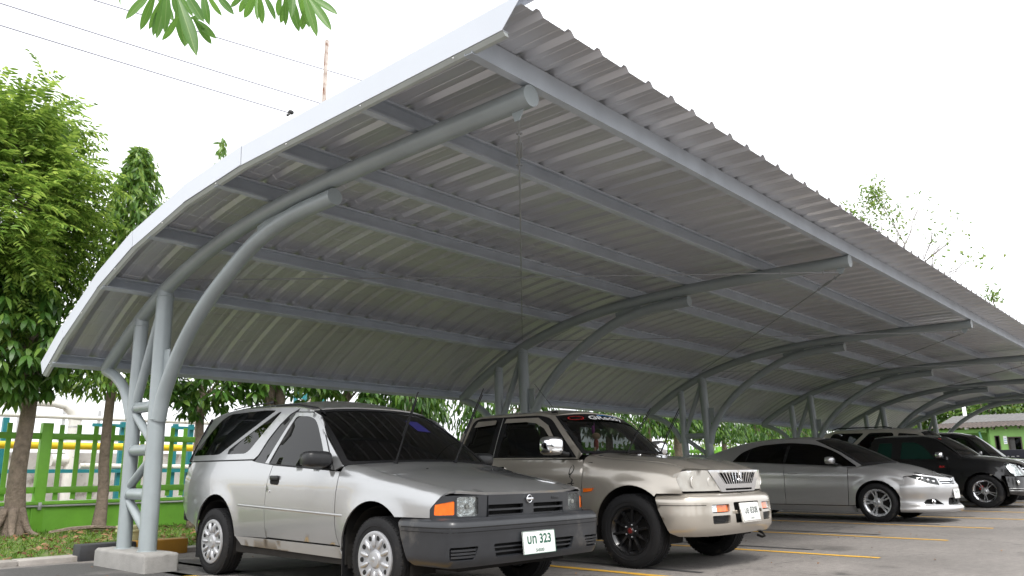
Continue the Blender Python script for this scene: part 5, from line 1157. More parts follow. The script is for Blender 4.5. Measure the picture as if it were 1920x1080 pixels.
    fg = lambda s: rnd([(s*0.47, 0.290), (s*0.86, 0.305), (s*0.80, 0.375), (s*0.64, 0.385)], 0.03)
    topz = lambda t: 0.706+0.115*(abs(t)/T)**1.5
    panel('front_bumper', [(-T, 0.17), (-0.7, 0.165), (0.7, 0.165), (T, 0.17), (T, 0.36), (T-0.02, 0.60), (T-0.07, 0.77)]+[(t, topz(t)) for t in np.linspace(T-0.10, -(T-0.10), 25)]+[(-(T-0.07), 0.77), (-(T-0.02), 0.60), (-T, 0.36)], q(0), pm, root, [grl, intake, hl(1), hl(-1), fg(1), fg(-1)], 0.03, 0.03)
    panel('front_backing', [(-0.95, 0.26), (0.95, 0.26), (0.95, 0.70), (-0.95, 0.70)], q(-0.05), 'dark', root, (), 0.1, 0)
    for k, z in enumerate((0.672, 0.640, 0.612)): panel('grille_bar', rnd([(-0.47, z-0.01), (0.47, z-0.01), (0.49, z+(0.016 if k == 0 else 0.003)), (-0.49, z+(0.016 if k == 0 else 0.003))], 0.004), q(-0.006), 'chrome', root, (), 0.06, 0.02)
    e = MB(); cx = 3.655
    for y0, y1 in ((-0.045, -0.03), (0.045, 0.03)): e.tube([(cx, y0, 0.70), (cx+0.005, y1, 0.61)], 0.006, 6)
    e.tube([(cx, -0.038, 0.652), (cx, 0.038, 0.652)], 0.006, 6); e.build('emblem', 'chrome', root)
    for s in (-1, 1):
        h = panel('headlight', hl(s), q(-0.03), 'black_plastic', root, (), 0.04, 0); panel('headlight_lens', hl(s), q(0.001), 'lamp_glass', h, (), 0.05, 0)
        for tt, z, r in ((0.62, 0.655, 0.034), (0.72, 0.678, 0.036), (0.82, 0.705, 0.034)):
            c = FMo(np.array([s*tt]), np.array([z]), -0.022)[0]; MB().ell(c, (0.03, r, r*0.95), 1, 16, 10).build('projector', 'chrome', h)
        c = FMo(np.array([s*0.655]), np.array([0.337]), -0.012)[0]; f = MB().tube([Vector(c)+Vector((-0.02*abs(math.cos(a)), 0.055*math.cos(a), 0.036*math.sin(a))) for a in np.linspace(0, 2*PI, 25)], 0.008, 8, False).build('fog_ring', 'chrome', root); MB().ell(c, (0.02, 0.034, 0.030), 1, 14, 8).build('fog_lamp', 'lamp_back', f)
    o, nrm, upv = plate(root, 3.688, 0.455, 0.34, 0.15, -0.06)
    c = Vector((3.692, 0, 0.455))
    for (dy, dz, w, h) in ((-0.07, 0.03, 0.03, 0.045), (-0.03, 0.03, 0.02, 0.045), (0.05, 0.03, 0.025, 0.045), (0.09, 0.03, 0.02, 0.045)): MB().box((3.6915, dy, 0.455+dz), (0.002, w*0.4, h)).build('plate_mark', 'plate_ink', o, None)
    mirror_pair(root, (1.985, 0.985, 1.02), (0.075, 0.105, 0.062), 'grey', 0.65, (2.05, 0.82, 0.945, 0.022)); 
    for sg in (-1, 1):
        for hx, hzz in ((1.26, 0.812), (0.31, 0.85)): MB().ell((hx, sg*(float(W(hx, hzz))+0.012), hzz), (0.10, 0.018, 0.016), 0.6, 18, 8).build('door_handle', 'grey', root)
    return root
sedan()

# ------------------------------------------------------------------ black pickup and the two taller cars beyond it
def black_pickup():
    root = empty('pickup_truck', (21.28, 7.45, 0), -PI/2); tag(root, 'glossy black pickup truck with polished wheels and red caliper beside the grey sedan', 'pickup truck')
    W0, WB, R = 0.88, 3.05, 0.36; pm = 'black'
    plan = cub([-1.2, -0.8, 0.4, 2.3, 2.8, 3.2, 3.5, 3.7, 3.9], [0.84, 0.87, W0, W0, 0.885, 0.885, 0.86, 0.80, 0.70])
    prof = cub([0.22, 0.34, 0.5, 0.7, 0.9, 1.05, 1.15], [-0.05, -0.03, -0.01, 0.0, -0.006, -0.03, -0.05])
    def W(x, z): r2 = np.hypot(x-3.1, z-0.36); r1 = np.hypot(x, z-0.36); return plan(x)+prof(z)+0.02*(gauss(r1, 0.42, 0.07)+gauss(r2, 0.42, 0.07))*(z > 0.3)
    def side(x, z, sg): return S3(x, sg*W(x, z), z)
    belt = cub([0, 1.2, 2.6], [1.07, 1.06, 1.05])
    def G(x, z): return W(x, belt(x))-0.01-0.24*(z-belt(x))-0.16*(z-belt(x))**2
    def gh(x, z, sg): return S3(x, sg*G(x, z), z)
    fa = arcpts(3.1, 0.36, 0.41, PI+0.05, 0.55, 20); hz = cub([2.4, 2.7, 3.0, 3.39, 3.65, 3.87], [1.12, 1.11, 1.085, 1.03, 0.975, 0.90]); rs = 0.12
    def fen(x, v, sg):
        zs = hz(x)-rs; a = np.clip((v-zs)/rs, 0, PI/2); rest = np.maximum(v-zs-rs*PI/2, 0); zz = np.minimum(v, zs)
        return S3(x, sg*(W(x, zz)-rs*(1-np.cos(a))-rest), zz+rs*np.sin(a)+rest*0.15)
    top = lambda x: float(hz(x)-rs+rs*PI/2+0.04)
    sides(root, 'front_fender', [(2.44, 1.05), (2.44, 0.42), (2.66, 0.36)]+fa[1:]+[(3.46, 0.70), (3.62, 0.70), (3.54, 0.96), (3.62, 1.0)]+[(x, top(x)) for x in np.linspace(3.62, 2.46, 14)], fen, pm)
    sides(root, 'door', [(1.30, 1.055), (2.43, 1.048), (2.43, 0.42), (1.30, 0.42)], side, pm); sides(root, 'cab_side', [(0.60, 1.065), (1.29, 1.056), (1.29, 0.42), (0.60, 0.42)], side, pm)
    sides(root, 'side_step', [(0.5, 0.41), (2.6, 0.41), (2.66, 0.28), (0.5, 0.28)], side, pm, off=0.02)
    sides(root, 'bed_side', [(0.58, 0.40)]+arcpts(0, 0.36, 0.41, 0.15, PI-0.1)+[(-1.2, 0.45), (-1.2, 1.05), (0.58, 1.06)], side, pm); panel('tailgate', [(-0.8, 0.45), (0.8, 0.45), (0.8, 1.04), (-0.8, 1.04)], lambda y, z: S3(-1.21, y, z), pm, root, (), 0.2, 0.03, centre=(0, 0, 0.6)); MB().box((-0.3, 0, 0.66), (1.7, 1.55, 0.06)).build('bed_floor', 'under', root, None)
    rw = rnd([(0.84, 1.085), (1.20, 1.08), (1.23, 1.465), (0.93, 1.465)], 0.03); fw_ = rnd([(1.40, 1.085), (2.18, 1.075), (1.89, 1.40), (1.74, 1.47), (1.45, 1.482)], [0.02, 0.03, 0.1, 0.1, 0.03])
    zt = cub([0.6, 0.8, 1.1, 1.9, 2.14, 2.22], [1.52, 1.575, 1.60, 1.595, 1.555, 1.54])
    sides(root, 'cab_frame', [(0.62, 1.068), (2.66, 1.052), (2.72, 1.11), (2.14, 1.555)]+[(x, float(zt(x))) for x in np.linspace(2.1, 0.8, 14)]+[(0.72, 1.4)], gh, pm, [rw, fw_], 0.06, 0.014)
    sides(root, 'rear_side_window', GROW(rw, 1.02), gh, 'tint_green', (), 0.1, 0, -0.006); sides(root, 'door_window', GROW(fw_, 1.01), gh, 'tint_green', (), 0.1, 0, -0.006)
    ws = dict(xbc=2.94, xbs=2.72, zbc=1.14, zbs=1.11, xtc=2.24, xts=2.14, ztc=1.605, zts=1.555); wf = windscreen(root, G, ws, 'tint_mid', bulge=0.03)
    text_on('windscreen_sticker', 'O', 0.10, wf, -0.78, 0.90, 1.3, 1.0, 'sticker_red', root, bold=0.004); text_on('windscreen_sticker', 'shop', 0.075, wf, -0.62, 0.91, 1.3, 1.0, 'wall_grey', root) if False else None
    def roof(x, u): z = zt(x); return S3(x, u*(G(x, z)+0.004), z+0.058*(1-np.abs(u)**2.5))
    panel('roof', [(0.80, -1), (0.80, 1), (2.13, 1)]+[(2.24-0.10*u*u, u) for u in np.linspace(0.95, -0.95, 13)]+[(2.13, -1)], roof, pm, root, (), 0.09, 0.012)
    panel('cab_back', [(-1, 0.42), (1, 0.42), (1, 1.5), (-1, 1.5)], lambda u, z: S3(0.62+0.3*np.clip(z-1.05, 0, 1), u*(0.82-0.25*np.clip(z-1.05, 0, 1)), z), pm, root, (), 0.15, 0, centre=(1.5, 0, 0.8))
    yh = lambda x: W(x, hz(x)-rs)-rs-0.05
    def hood(x, u): x = np.asarray(x, float); return S3(x, u*yh(x), hz(x)+0.008+0.055*(1-u*u)-0.05*np.clip((x-3.7)/0.16, 0, 1)**2)
    panel('bonnet', [(2.86-0.14*u*u, u) for u in np.linspace(-1, 1, 13)]+[(3.86-0.25*u**4, u) for u in np.linspace(1, -1, 15)], hood, pm, root, (), 0.07, 0.02)
    MB().box((2.74, 0, 1.06), (0.24, 1.35, 0.05), bev=0.01).build('cowl', 'black_plastic', root)
    chassis(root, W, -1.15, 3.6, 0.32, 1.0, (0, WB+0.05), R, W0); wheels(root, 'thin', R, 0.235, 0.23, (0, WB+0.05), 0.875)
    FM = plan_map([(3.90, 0), (3.89, 0.30), (3.85, 0.52), (3.77, 0.69), (3.65, 0.80), (3.52, 0.86)]); T = FM.tmax; ty = FM.t_of_y; q = lambda d: (lambda t, z: FM(t, z, d))
    pz = cub([0.22, 0.30, 0.36, 0.5, 0.68, 0.80, 0.95], [-0.06, 0.0, 0.01, 0.0, -0.01, -0.05, -0.13])
    def FMo(t, z, off): P0, P1 = FM(t, z, 0.0), FM(t, z, 1.0); return P0+(P1-P0)*(pz(z)+off)[..., None]
    q = lambda d: (lambda t, z: FMo(t, z, d)); hl = lambda s: rnd([(s*0.47, 0.70), (s*0.78, 0.68), (s*(T-0.16), 0.76), (s*(T-0.03), 0.97), (s*0.60, 0.93)], 0.02); gr = rnd([(-0.40, 0.66), (0.40, 0.66), (0.52, 0.90), (-0.52, 0.90)], 0.03)
    panel('front_bumper', [(-T+0.02, 0.68), (-T+0.06, 0.30), (-0.7, 0.27), (0.7, 0.27), (T-0.06, 0.30), (T-0.02, 0.68), (0.75, 0.665), (0.46, 0.655), (-0.46, 0.655), (-0.75, 0.665)], q(0), pm, root, (), 0.05, 0.03)
    panel('front_backing', [(-0.95, 0.62), (0.95, 0.62), (1.0, 0.92), (-1.0, 0.92)], q(-0.05), 'dark', root, (), 0.1, 0)
    panel('grille_frame', GROW(gr, 1.06), q(0.0), 'chrome', root, [gr], 0.05, 0.03)
    for z in (0.72, 0.78, 0.84): panel('grille_bar', [(-0.42, z), (0.42, z), (0.44, z+0.02), (-0.44, z+0.02)], q(-0.012), 'chrome', root, (), 0.08, 0.02)
    for s in (-1, 1):
        h = panel('headlight', hl(s), q(-0.03), 'lamp_back', root, (), 0.05, 0); panel('headlight_lens', hl(s), q(0.002), 'lamp_glass', h, (), 0.06, 0.02)
        c = FMo(np.array([s*0.76]), np.array([0.545]), 0.004)[0]; MB().ell(c, (0.03, 0.055, 0.055), 1, 16, 10).build('fog_lamp', 'lamp_back', root)
        for z in (0.41, 0.36): panel('bumper_line', [(s*0.05, z), (s*(T-0.06), z+0.01), (s*(T-0.06), z+0.018), (s*0.05, z+0.010)], q(0.004), 'conduit', root, (), 0.06, 0.004)
    mirror_pair(root, (2.31, 1.03, 1.16), (0.08, 0.12, 0.075), 'chrome', 0.6, (2.34, 0.86, 1.08, 0.03))
    text('door_lettering', 'SLX', 0.05, (2.30, -0.889, 0.90), (1, 0, 0), (0, 0, 1), 'sticker_red', root, bold=0.003, sx=1.3)
    text('door_lettering', 'SLX', 0.05, (1.45, -0.889, 0.935), (1, 0, 0), (0, 0, 1), 'sticker_red', root, bold=0.003, sx=1.1)
    seats(root, (1.40,), 0.38, 0.82); MB().box((2.45, 0, 1.02), (0.40, 1.4, 0.16), bev=0.05).build('dashboard', 'under', root)
    return root
black_pickup()

def tall_suv(loc, label, pm, glass, rails=True, name='suv'):
    root = empty(name, loc, -PI/2); tag(root, label, 'suv'); W0, WB, R = 0.89, 2.75, 0.37
    plan = cub([-1.25, -0.9, 0, 2.2, 2.9, 3.3, 3.5], [0.78, 0.86, W0, W0, 0.88, 0.82, 0.72]); prof = cub([0.25, 0.4, 0.7, 1.0, 1.1], [-0.05, -0.02, 0, -0.03, -0.05])
    def W(x, z): return plan(x)+prof(z)
    def side(x, z, sg): return S3(x, sg*W(x, z), z)
    bl = 1.18
    def G(x, z): return W(x, 1.05)-0.02-0.17*(z-bl)-0.16*(z-bl)**2
    def gh(x, z, sg): return S3(x, sg*G(x, z), z)
    ra, fa = arcpts(0, R, 0.43, 0.1, PI-0.1), arcpts(WB, R, 0.43, PI-0.1, 0.1)
    sides(root, 'rear_quarter', [(0.52, 0.45)]+ra+[(-1.15, 0.45), (-1.22, 0.8), (-1.18, bl), (0.10, bl), (0.5, 0.7)], side, pm); sides(root, 'door', [(0.11, bl), (0.51, 0.7), (0.53, 0.45), (1.14, 0.45), (1.14, bl)], side, pm); sides(root, 'door', [(1.15, bl), (2.2, bl-0.02), (2.2, 0.45), (1.15, 0.45)], side, pm)
    sides(root, 'front_fender', [(2.21, bl-0.02), (2.21, 0.45)]+fa+[(3.42, 0.5), (3.46, 0.8), (3.36, 0.98)], side, pm)
    w1 = rnd([(-1.0, 1.27), (-0.44, 1.27), (0.13, 1.82), (-0.74, 1.83)], [0.05, 0.03, 0.06, 0.1]); w2 = rnd([(-0.30, 1.27), (0.88, 1.26), (0.90, 1.81), (0.28, 1.82)], [0.03, 0.03, 0.08, 0.06]); w3 = rnd([(1.0, 1.26), (2.0, 1.22), (1.55, 1.74), (1.02, 1.80)], [0.03, 0.03, 0.1, 0.05])
    zt = cub([-1.0, -0.7, 0, 1.2, 1.55, 1.65], [1.80, 1.88, 1.90, 1.875, 1.81, 1.78])
    sides(root, 'cabin_side', [(-1.2, bl), (2.22, bl-0.02), (2.28, 1.14), (1.58, 1.80)]+[(x, float(zt(x))) for x in np.linspace(1.5, -0.9, 16)]+[(-1.0, 1.80)], gh, pm, [w1, w2, w3], 0.06, 0.02)
    for w in (w1, w2, w3): sides(root, 'side_window', GROW(w, 1.01), gh, glass, (), 0.12, 0, -0.008)
    for w in (w1, w2): sides(root, 'window_seal', GROW(w, 1.01), gh, 'rubber', [GROW(w, 0.94)], 0.06, 0.002, 0.001)
    windscreen(root, G, dict(xbc=2.46, xbs=2.28, zbc=1.17, zbs=1.14, xtc=1.68, xts=1.58, ztc=1.85, zts=1.80), glass)
    def roof(x, u): z = zt(x); return S3(x, u*(G(x, z)+0.004), z+0.06*(1-np.abs(u)**2.6))
    panel('roof', [(-0.9, -1), (-0.9, 1), (1.57, 1)]+[(1.68-0.10*u*u, u) for u in np.linspace(0.95, -0.95, 11)]+[(1.57, -1)], roof, pm, root, (), 0.12, 0.012)
    panel('bonnet', [(2.36-0.1*u*u, u) for u in np.linspace(-1, 1, 9)]+[(3.46-0.15*u**4, u) for u in np.linspace(1, -1, 9)], lambda x, u: S3(x, u*(W(x, 0.9)-0.04), 1.15-0.14*np.clip((np.asarray(x)-2.3)/1.1, 0, 1)**1.5+0.03*(1-u*u)), pm, root, (), 0.1, 0.02)
    panel('tailgate', [(-1, 0.45), (1, 0.45), (1, 1.85), (-1, 1.85)], lambda u, z: S3(-1.22+0.36*np.clip(z-1.1, 0, 1)**1.2, u*(0.80-0.16*np.clip(z-1.1, 0, 1)), z), pm, root, (), 0.15, 0)
    FM = plan_map([(3.56, 0), (3.53, 0.4), (3.42, 0.72), (3.30, 0.82)]); panel('front_bumper', [(-FM.tmax, 0.35), (FM.tmax, 0.35), (FM.tmax, 0.70), (-FM.tmax, 0.70)], FM, pm, root, (), 0.1, 0.03); panel('grille', [(-0.5, 0.71), (0.5, 0.71), (0.5, 0.98), (-0.5, 0.98)], lambda t, z: FM(t, z, -0.03), 'chrome', root, (), 0.1, 0.02)
    for s in (-1, 1): panel('headlight', [(s*0.51, 0.72), (s*0.86, 0.72), (s*0.86, 0.95), (s*0.51, 0.97)], lambda t, z: FM(t, z, -0.02), 'lamp_back', root, (), 0.1, 0.02)
    chassis(root, W, -1.1, 3.3, 0.35, 1.1, (0, WB), R, W0); wheels(root, 'alloy', R, 0.23, 0.23, (0, WB), 0.88)
    if rails:
        for s in (-1, 1):
            b = MB().tube([(-0.75, s*0.60, 1.93), (-0.6, s*0.60, 1.975), (0.7, s*0.58, 1.975), (0.85, s*0.58, 1.93)], 0.015, 8); b.build('roof_rail', 'black_plastic', root)
    seats(root, (0.35, 1.25), 0.4, 0.86); mirror_pair(root, (1.95, 1.05, 1.28), (0.08, 0.12, 0.085), pm, 0.6, (2.0, 0.85, 1.2, 0.03))
    for x in (-0.2, 0.5): MB().box((x, 0.55, 1.62), (0.45, 0.02, 0.30)).build('dull_red', 'dull_red', root, None)  # red sheets stand in for reddish reflections in the side windows
    return root
tall_suv((23.5, 7.75, 0), 'pale beige tall wagon with roof rails parked behind the black pickup', 'suv', 'tint_mid')
tall_suv((26.5, 7.35, 0), 'dark tall car with a bright windscreen at the far end beyond the black pickup', 'black', 'tint_mid', False).scale = (0.975, 0.975, 0.975)

# ================================================================== GREEN BUILDING
bl = empty('green_building', (42, 8.4, 0)); tag(bl, 'low lime green building with a weathered corrugated roof beyond the carport', 'building')
def bb(name, m, c, s, bev=0): return MB().box((c[0]-42, c[1]-8.4, c[2]), s, None, bev).build(name, m, bl, None)
# front wall in pieces around the openings
bb('wall', 'lime', (42.1, 8.345, 1.35), (0.2, 0.19, 2.7)); bb('wall', 'lime', (42.1, 7.895, 1.35), (0.2, 0.31, 2.7)); bb('wall', 'lime', (42.1, 5.1, 1.35), (0.2, 4.2, 2.7))
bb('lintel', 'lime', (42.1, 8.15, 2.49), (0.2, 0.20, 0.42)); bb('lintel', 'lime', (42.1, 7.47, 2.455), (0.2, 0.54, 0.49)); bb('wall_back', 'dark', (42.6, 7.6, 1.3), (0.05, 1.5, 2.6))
bb('door_frame', 'frame_dark', (42.02, 8.235, 1.13), (0.14, 0.03, 2.27)); bb('door_frame', 'frame_dark', (42.02, 8.065, 1.13), (0.14, 0.03, 2.27)); bb('door_frame', 'frame_dark', (42.02, 8.15, 2.265), (0.14, 0.20, 0.03))
bb('window_frame', 'frame_dark', (42.02, 7.72, 1.7), (0.14, 0.04, 1.0)); bb('window_frame', 'frame_dark', (42.02, 7.22, 1.7), (0.14, 0.04, 1.0)); bb('window_frame', 'frame_dark', (42.02, 7.47, 2.19), (0.14, 0.54, 0.04)); bb('window_pane', 'roof_grey', (42.12, 7.60, 1.7), (0.02, 0.20, 0.95)); bb('window_pane', 'tint', (42.14, 7.36, 1.7), (0.02, 0.26, 0.95)); bb('window_wall', 'lime', (42.1, 7.47, 0.6), (0.2, 0.54, 1.2))
bb('side_wall', 'lime', (42.8, 8.50, 1.32), (1.2, 0.12, 2.64)); bb('porch_wall', 'lime', (43.4, 9.6, 1.3), (0.2, 2.1, 2.6)); bb('porch_door', 'frame_dark', (43.27, 9.55, 1.1), (0.06, 0.35, 2.2)); bb('porch_beam', 'lime', (42.1, 9.6, 2.52), (0.16, 2.1, 0.16))
MB().tube([(0.1, 0.45, 2.5), (-0.05, 0.42, 2.42), (-0.05, 0.30, 1.6), (-0.05, 0.29, 0.1)], 0.045, 10).build('drain_pipe', 'drain', bl)
for k, z in enumerate((2.17, 2.00)): pass
sg_ = MB().box((-0.03, -0.565, 2.075), (0.012, 0.14, 0.36)).build('wall_sign', 'sticker_white', bl, None)
for z in (2.13, 2.05, 1.97): MB().box((-0.04, -0.565, z), (0.004, 0.10, 0.018)).build('sign_line', 'sticker_blue', sg_, None)
def corr(name, x0, z0, x1, z1, y0, y1, pitch, amp, m):
    ys = np.arange(y0, y1, pitch/8); n = len(ys); vs = []
    for x, z in ((x0, z0), ((x0+x1)/2, (z0+z1)/2), (x1, z1)): vs += [(x-42, y-8.4, z+amp*math.sin(2*PI*y/pitch)) for y in ys]
    return new_obj(name, mesh_of(name, vs, [(r*n+i, r*n+i+1, (r+1)*n+i+1, (r+1)*n+i) for r in range(2) for i in range(n-1)], 9), m, bl)
for k in range(9): corr('roof_tile_row', 41.55-0.01*(k % 2), 2.66+0.012*(k % 3), 44.0, 3.02, 2.4+k*0.95, 2.4+(k+1)*0.95+0.06, 0.19, 0.028, 'roof_tile')
corr('roof', 43.9, 3.02, 46.5, 3.50, 2.4, 10.9, 0.19, 0.012, 'roof_grey'); corr('roof', 46.5, 3.50, 49.0, 3.0, 2.4, 10.9, 0.19, 0.012, 'roof_grey')
for k in range(6): bb('rafter_end', 'frame_dark', (41.75, 8.2-k*0.5, 2.60), (0.35, 0.06, 0.08))
wp = MB().box((47, 10.45, 2.0), (0.16, 0.16, 4.2), None, 0.02); tag(wp.build('white_post', 'sticker_white'), 'white post standing behind the green building roof', 'post')
nb = empty('navy_board', (34, 6.3, 0)); tag(nb, 'low dark navy board with faint white marks in front of the green building', 'board'); MB().box((0, 0, 0.95), (0.06, 2.2, 1.1), bev=0.01).build('board_panel', 'navy', nb)
for y in (-0.9, 0.9): MB().box((0.04, y, 0.25), (0.06, 0.06, 0.5)).build('board_leg', 'under', nb, None)
for k, (y, w) in enumerate(((0.42, 0.10), (0.30, 0.05), (0.18, 0.12), (0.02, 0.06), (-0.12, 0.10), (-0.28, 0.08))): MB().box((-0.033, y, 1.25+0.012*(k % 2)), (0.004, w, 0.035)).build('board_mark', 'conduit', nb, None)

# ================================================================== TREES
def crown(name, V, F4, F3, m, parent):
    me = fast_mesh(name, V, F4, F3); return new_obj(name, me, m, parent)
def merge(lst):
    Vs, F4, F3, k = [], [], [], 0
    for V, a, b in lst: Vs.append(V); F4.append(a+k); F3.append(b+k); k += len(V)
    return np.concatenate(Vs), np.concatenate(F4), np.concatenate(F3)
def rnd_unit(n): return unit(RNG.normal(size=(n, 3)))

def trunk_mesh(parent, path, radii, limbs=(), n=12, m='bark'):
    b = MB(); P = spl(path, 5); r = np.interp(np.linspace(0, 1, len(P)), np.linspace(0, 1, len(radii)), radii)
    b.tube(P, list(r), n)
    for L in limbs:
        Q = spl(L[0], 4); b.tube(Q, list(np.linspace(L[1], L[2], len(Q))), 7)
    return b.build('trunk', m, parent, 9)

def drooping_tree(x, y, zb, zt, r, n, label, lean=0.0, thick=0.09, group='drooping trees along the verge', leaf=0.20, lm='leaf_ashoka', loose=0.22):
    root = empty('ashoka_tree', (x, y, 0.07)); tag(root, label, 'tree', group)
    limbs = []
    for k in range(14):
        a = RNG.uniform(0, 6.28); z = RNG.uniform(zb, zt*0.9); q = r*(1-(z-zb)/(zt-zb))**0.7
        limbs.append(([(lean*z/zt, 0, z), (math.cos(a)*q*0.5, math.sin(a)*q*0.5, z+0.05), (math.cos(a)*q*0.9, math.sin(a)*q*0.9, z-0.25)], 0.02, 0.006))
    trunk_mesh(root, [(0, 0, -0.05), (0.02, 0.01, 0.6), (-0.02, 0.02, 1.6), (lean, 0, zt*0.9)], [thick*1.45, thick*1.05, thick, thick*0.85, 0.03], limbs)
    t = RNG.uniform(0, 1, n)**1.15; a = RNG.uniform(0, 2*PI, n); clump = 0.78+0.36*np.sin(a*5+t*17)*np.sin(t*23+a*2)+RNG.normal(0, 0.07, n)
    q = r*((1-t)**0.68*1.0+0.03)*np.sqrt(RNG.uniform(0.12, 1, n))*clump; z = zb+(zt-zb)*t-0.1
    out = np.stack([np.cos(a), np.sin(a), np.zeros(n)], 1); pos = out*q[:, None]+np.stack([lean*z/zt, 0*z, z], 1)
    ax = unit(out*RNG.uniform(0.1, 0.6, n)[:, None]+np.array([0, 0, -1.0])+RNG.normal(0, loose, (n, 3)))
    V, F4, F3 = leaf_cloud(pos, ax, out+RNG.normal(0, 0.5, (n, 3)), RNG.uniform(0.7, 1.2, n)*leaf, RNG.uniform(0.036, 0.062, n)*leaf/0.20, 0.1)
    crown('crown', V, F4, F3, lm, root); return root

def whorl_leaves(centres, k, L, W, droop, spread=1.0):
    """whorls of k broad leaves hanging around each centre"""
    n = len(centres); a = (np.arange(k)*2*PI/k)[None]+RNG.uniform(0, 6.28, (n, 1))+RNG.normal(0, 0.2, (n, k))
    dr = RNG.normal(droop, 0.3, (n, k)); out = np.stack([np.cos(a)*spread, np.sin(a)*spread, -dr], -1).reshape(-1, 3)
    ax = unit(out); nr = unit(np.stack([np.cos(a)*dr, np.sin(a)*dr, np.ones_like(a)], -1).reshape(-1, 3)+RNG.normal(0, 0.2, (n*k, 3)))
    pos = np.repeat(centres, k, axis=0)+ax*0.03
    return leaf_cloud(pos, ax, nr, RNG.uniform(0.7, 1.15, n*k)*L, RNG.uniform(0.8, 1.15, n*k)*W, 0.18)

def broad_tree(x, y, c, rad, n, label, trunks, L=0.21, W=0.075, m='leaf_broad', group='broad-leaved trees behind the carport'):
    root = empty('broadleaf_tree', (x, y, 0.07)); tag(root, label, 'tree', group)
    for tr in trunks:
        limbs = []
        for k in range(7):
            p = np.array(c)+rnd_unit(1)[0]*np.array(rad)*0.8; limbs.append(([tr[0][-2], tuple((np.array(tr[0][-2])+p)/2+np.array([0, 0, 0.15])), tuple(p)], 0.022, 0.006))
        trunk_mesh(root, tr[0], tr[1], limbs)
    p = rnd_unit(n)*(RNG.uniform(0.25, 1, n)**0.5)[:, None]*np.array(rad)+np.array(c)
    V, F4, F3 = whorl_leaves(p, 7, L, W, 0.75); crown('crown', V, F4, F3, m, root); return root

def feather_tree():
    root = empty('feathery_tree', (3.80, 13.0, 0.07)); tag(root, 'tall bushy tree with feathery light green leaves at the left edge', 'tree')
    limbs = []
    for k in range(22):
        z = RNG.uniform(1.9, 6.0); a = RNG.uniform(0, 6.28); r = RNG.uniform(0.7, 1.4); limbs.append(([(-0.25*z/6-0.1, 0, z), (math.cos(a)*r*0.5-0.4, math.sin(a)*r*0.5, z+0.3), (math.cos(a)*r-0.5, math.sin(a)*r, z+0.5)], 0.035, 0.008))
    for k in range(6):
        a = k*1.05+0.3; limbs.append(([(0.10*math.cos(a), 0.10*math.sin(a), 0.35), (0.24*math.cos(a), 0.24*math.sin(a), 0.06), (0.42*math.cos(a), 0.42*math.sin(a), -0.03)], 0.07, 0.02))
    trunk_mesh(root, [(0.05, 0, -0.08), (0.03, 0, 0.25), (0.0, 0, 0.9), (0.03, 0, 2.0), (-0.15, 0, 3.6), (-0.4, 0, 5.6)], [0.20, 0.145, 0.115, 0.10, 0.085, 0.04], limbs)
    N = 4600; d = rnd_unit(N); rr = RNG.uniform(0.45, 1, N)**0.6; lump = 0.80+0.28*np.sin(d[:, 0]*5+1)*np.sin(d[:, 2]*6+d[:, 1]*4)
    c = d*(rr*lump)[:, None]*np.array([1.62, 1.5, 2.35])+np.array([-0.95, -0.1, 4.55]); keep = (c[:, 2] > 2.7); c = c[keep]; d = d[keep]; N = len(c)
    ax = unit(d*np.array([1, 1, 0.35])+RNG.normal(0, 0.35, (N, 3))+np.array([0, 0, 0.05])); sd = unit(np.cross(ax, np.array([0, 0, 1.0])+RNG.normal(0, 0.2, (N, 3)))); upn = np.cross(sd, ax)
    parts = []; LL = RNG.uniform(0.32, 0.50, N)
    for j in range(8):
        t = (j+0.6)/8; base = c+ax*(LL*t)[:, None]-upn*(LL*t*t*0.35)[:, None]
        for s in (-1, 1):
            la = unit(sd*s+ax*0.45-upn*0.35+RNG.normal(0, 0.12, (N, 3))); parts.append(leaf_cloud(base, la, upn+RNG.normal(0, 0.2, (N, 3)), LL*0.29*(1.1-0.35*abs(t-0.5)), LL*0.082, 0.15))
    V, F4, F3 = merge(parts); crown('crown', V, F4, F3, 'leaf_feather', root)
    n = 480; p = rnd_unit(n)*(RNG.uniform(0.3, 1, n)**0.5)[:, None]*np.array([1.25, 1.1, 0.95])+np.array([-0.62, -0.25, 2.75])
    V, F4, F3 = whorl_leaves(p, 7, 0.23, 0.075, 1.0); crown('lower_crown', V, F4, F3, 'leaf_broad', root)
feather_tree()
drooping_tree(5.00, 13.05, 2.2, 6.35, 1.28, 7500, 'slim drooping tree just left of the first column', 0.05, 0.078, group='drooping trees along the verge', lm='leaf_ashoka_light', leaf=0.17, loose=0.45)
broad_tree(6.05, 12.2, (0.15, -0.1, 2.45), (1.25, 0.9, 0.75), 230, 'broad-leaved tree with a thin dark trunk behind the wagon tail', [([(0, 0, -0.05), (0.03, 0, 1.0), (0.0, 0, 1.9), (0.1, 0, 2.9)], [0.085, 0.065, 0.06, 0.03])])
broad_tree(7.05, 11.7, (0.3, 0, 2.75), (1.2, 0.8, 0.80), 190, 'twin-trunked broad-leaved tree above the wagon roof', [([(-0.1, 0, -0.05), (-0.12, 0, 1.2), (-0.08, 0, 2.2), (-0.05, 0, 3.2)], [0.10, 0.085, 0.075, 0.03]), ([(0.08, 0, -0.05), (0.06, 0, 1.2), (0.12, 0, 2.2), (0.3, 0, 3.2)], [0.11, 0.095, 0.085, 0.03])])
broad_tree(8.7, 11.9, (0, 0, 2.75), (1.1, 0.8, 0.72), 150, 'broad-leaved tree between the wagon windscreen and the roof eave', [([(0, 0, -0.05), (0.0, 0, 1.2), (-0.1, 0, 2.0), (0.1, 0, 3.0)], [0.09, 0.07, 0.06, 0.03])])
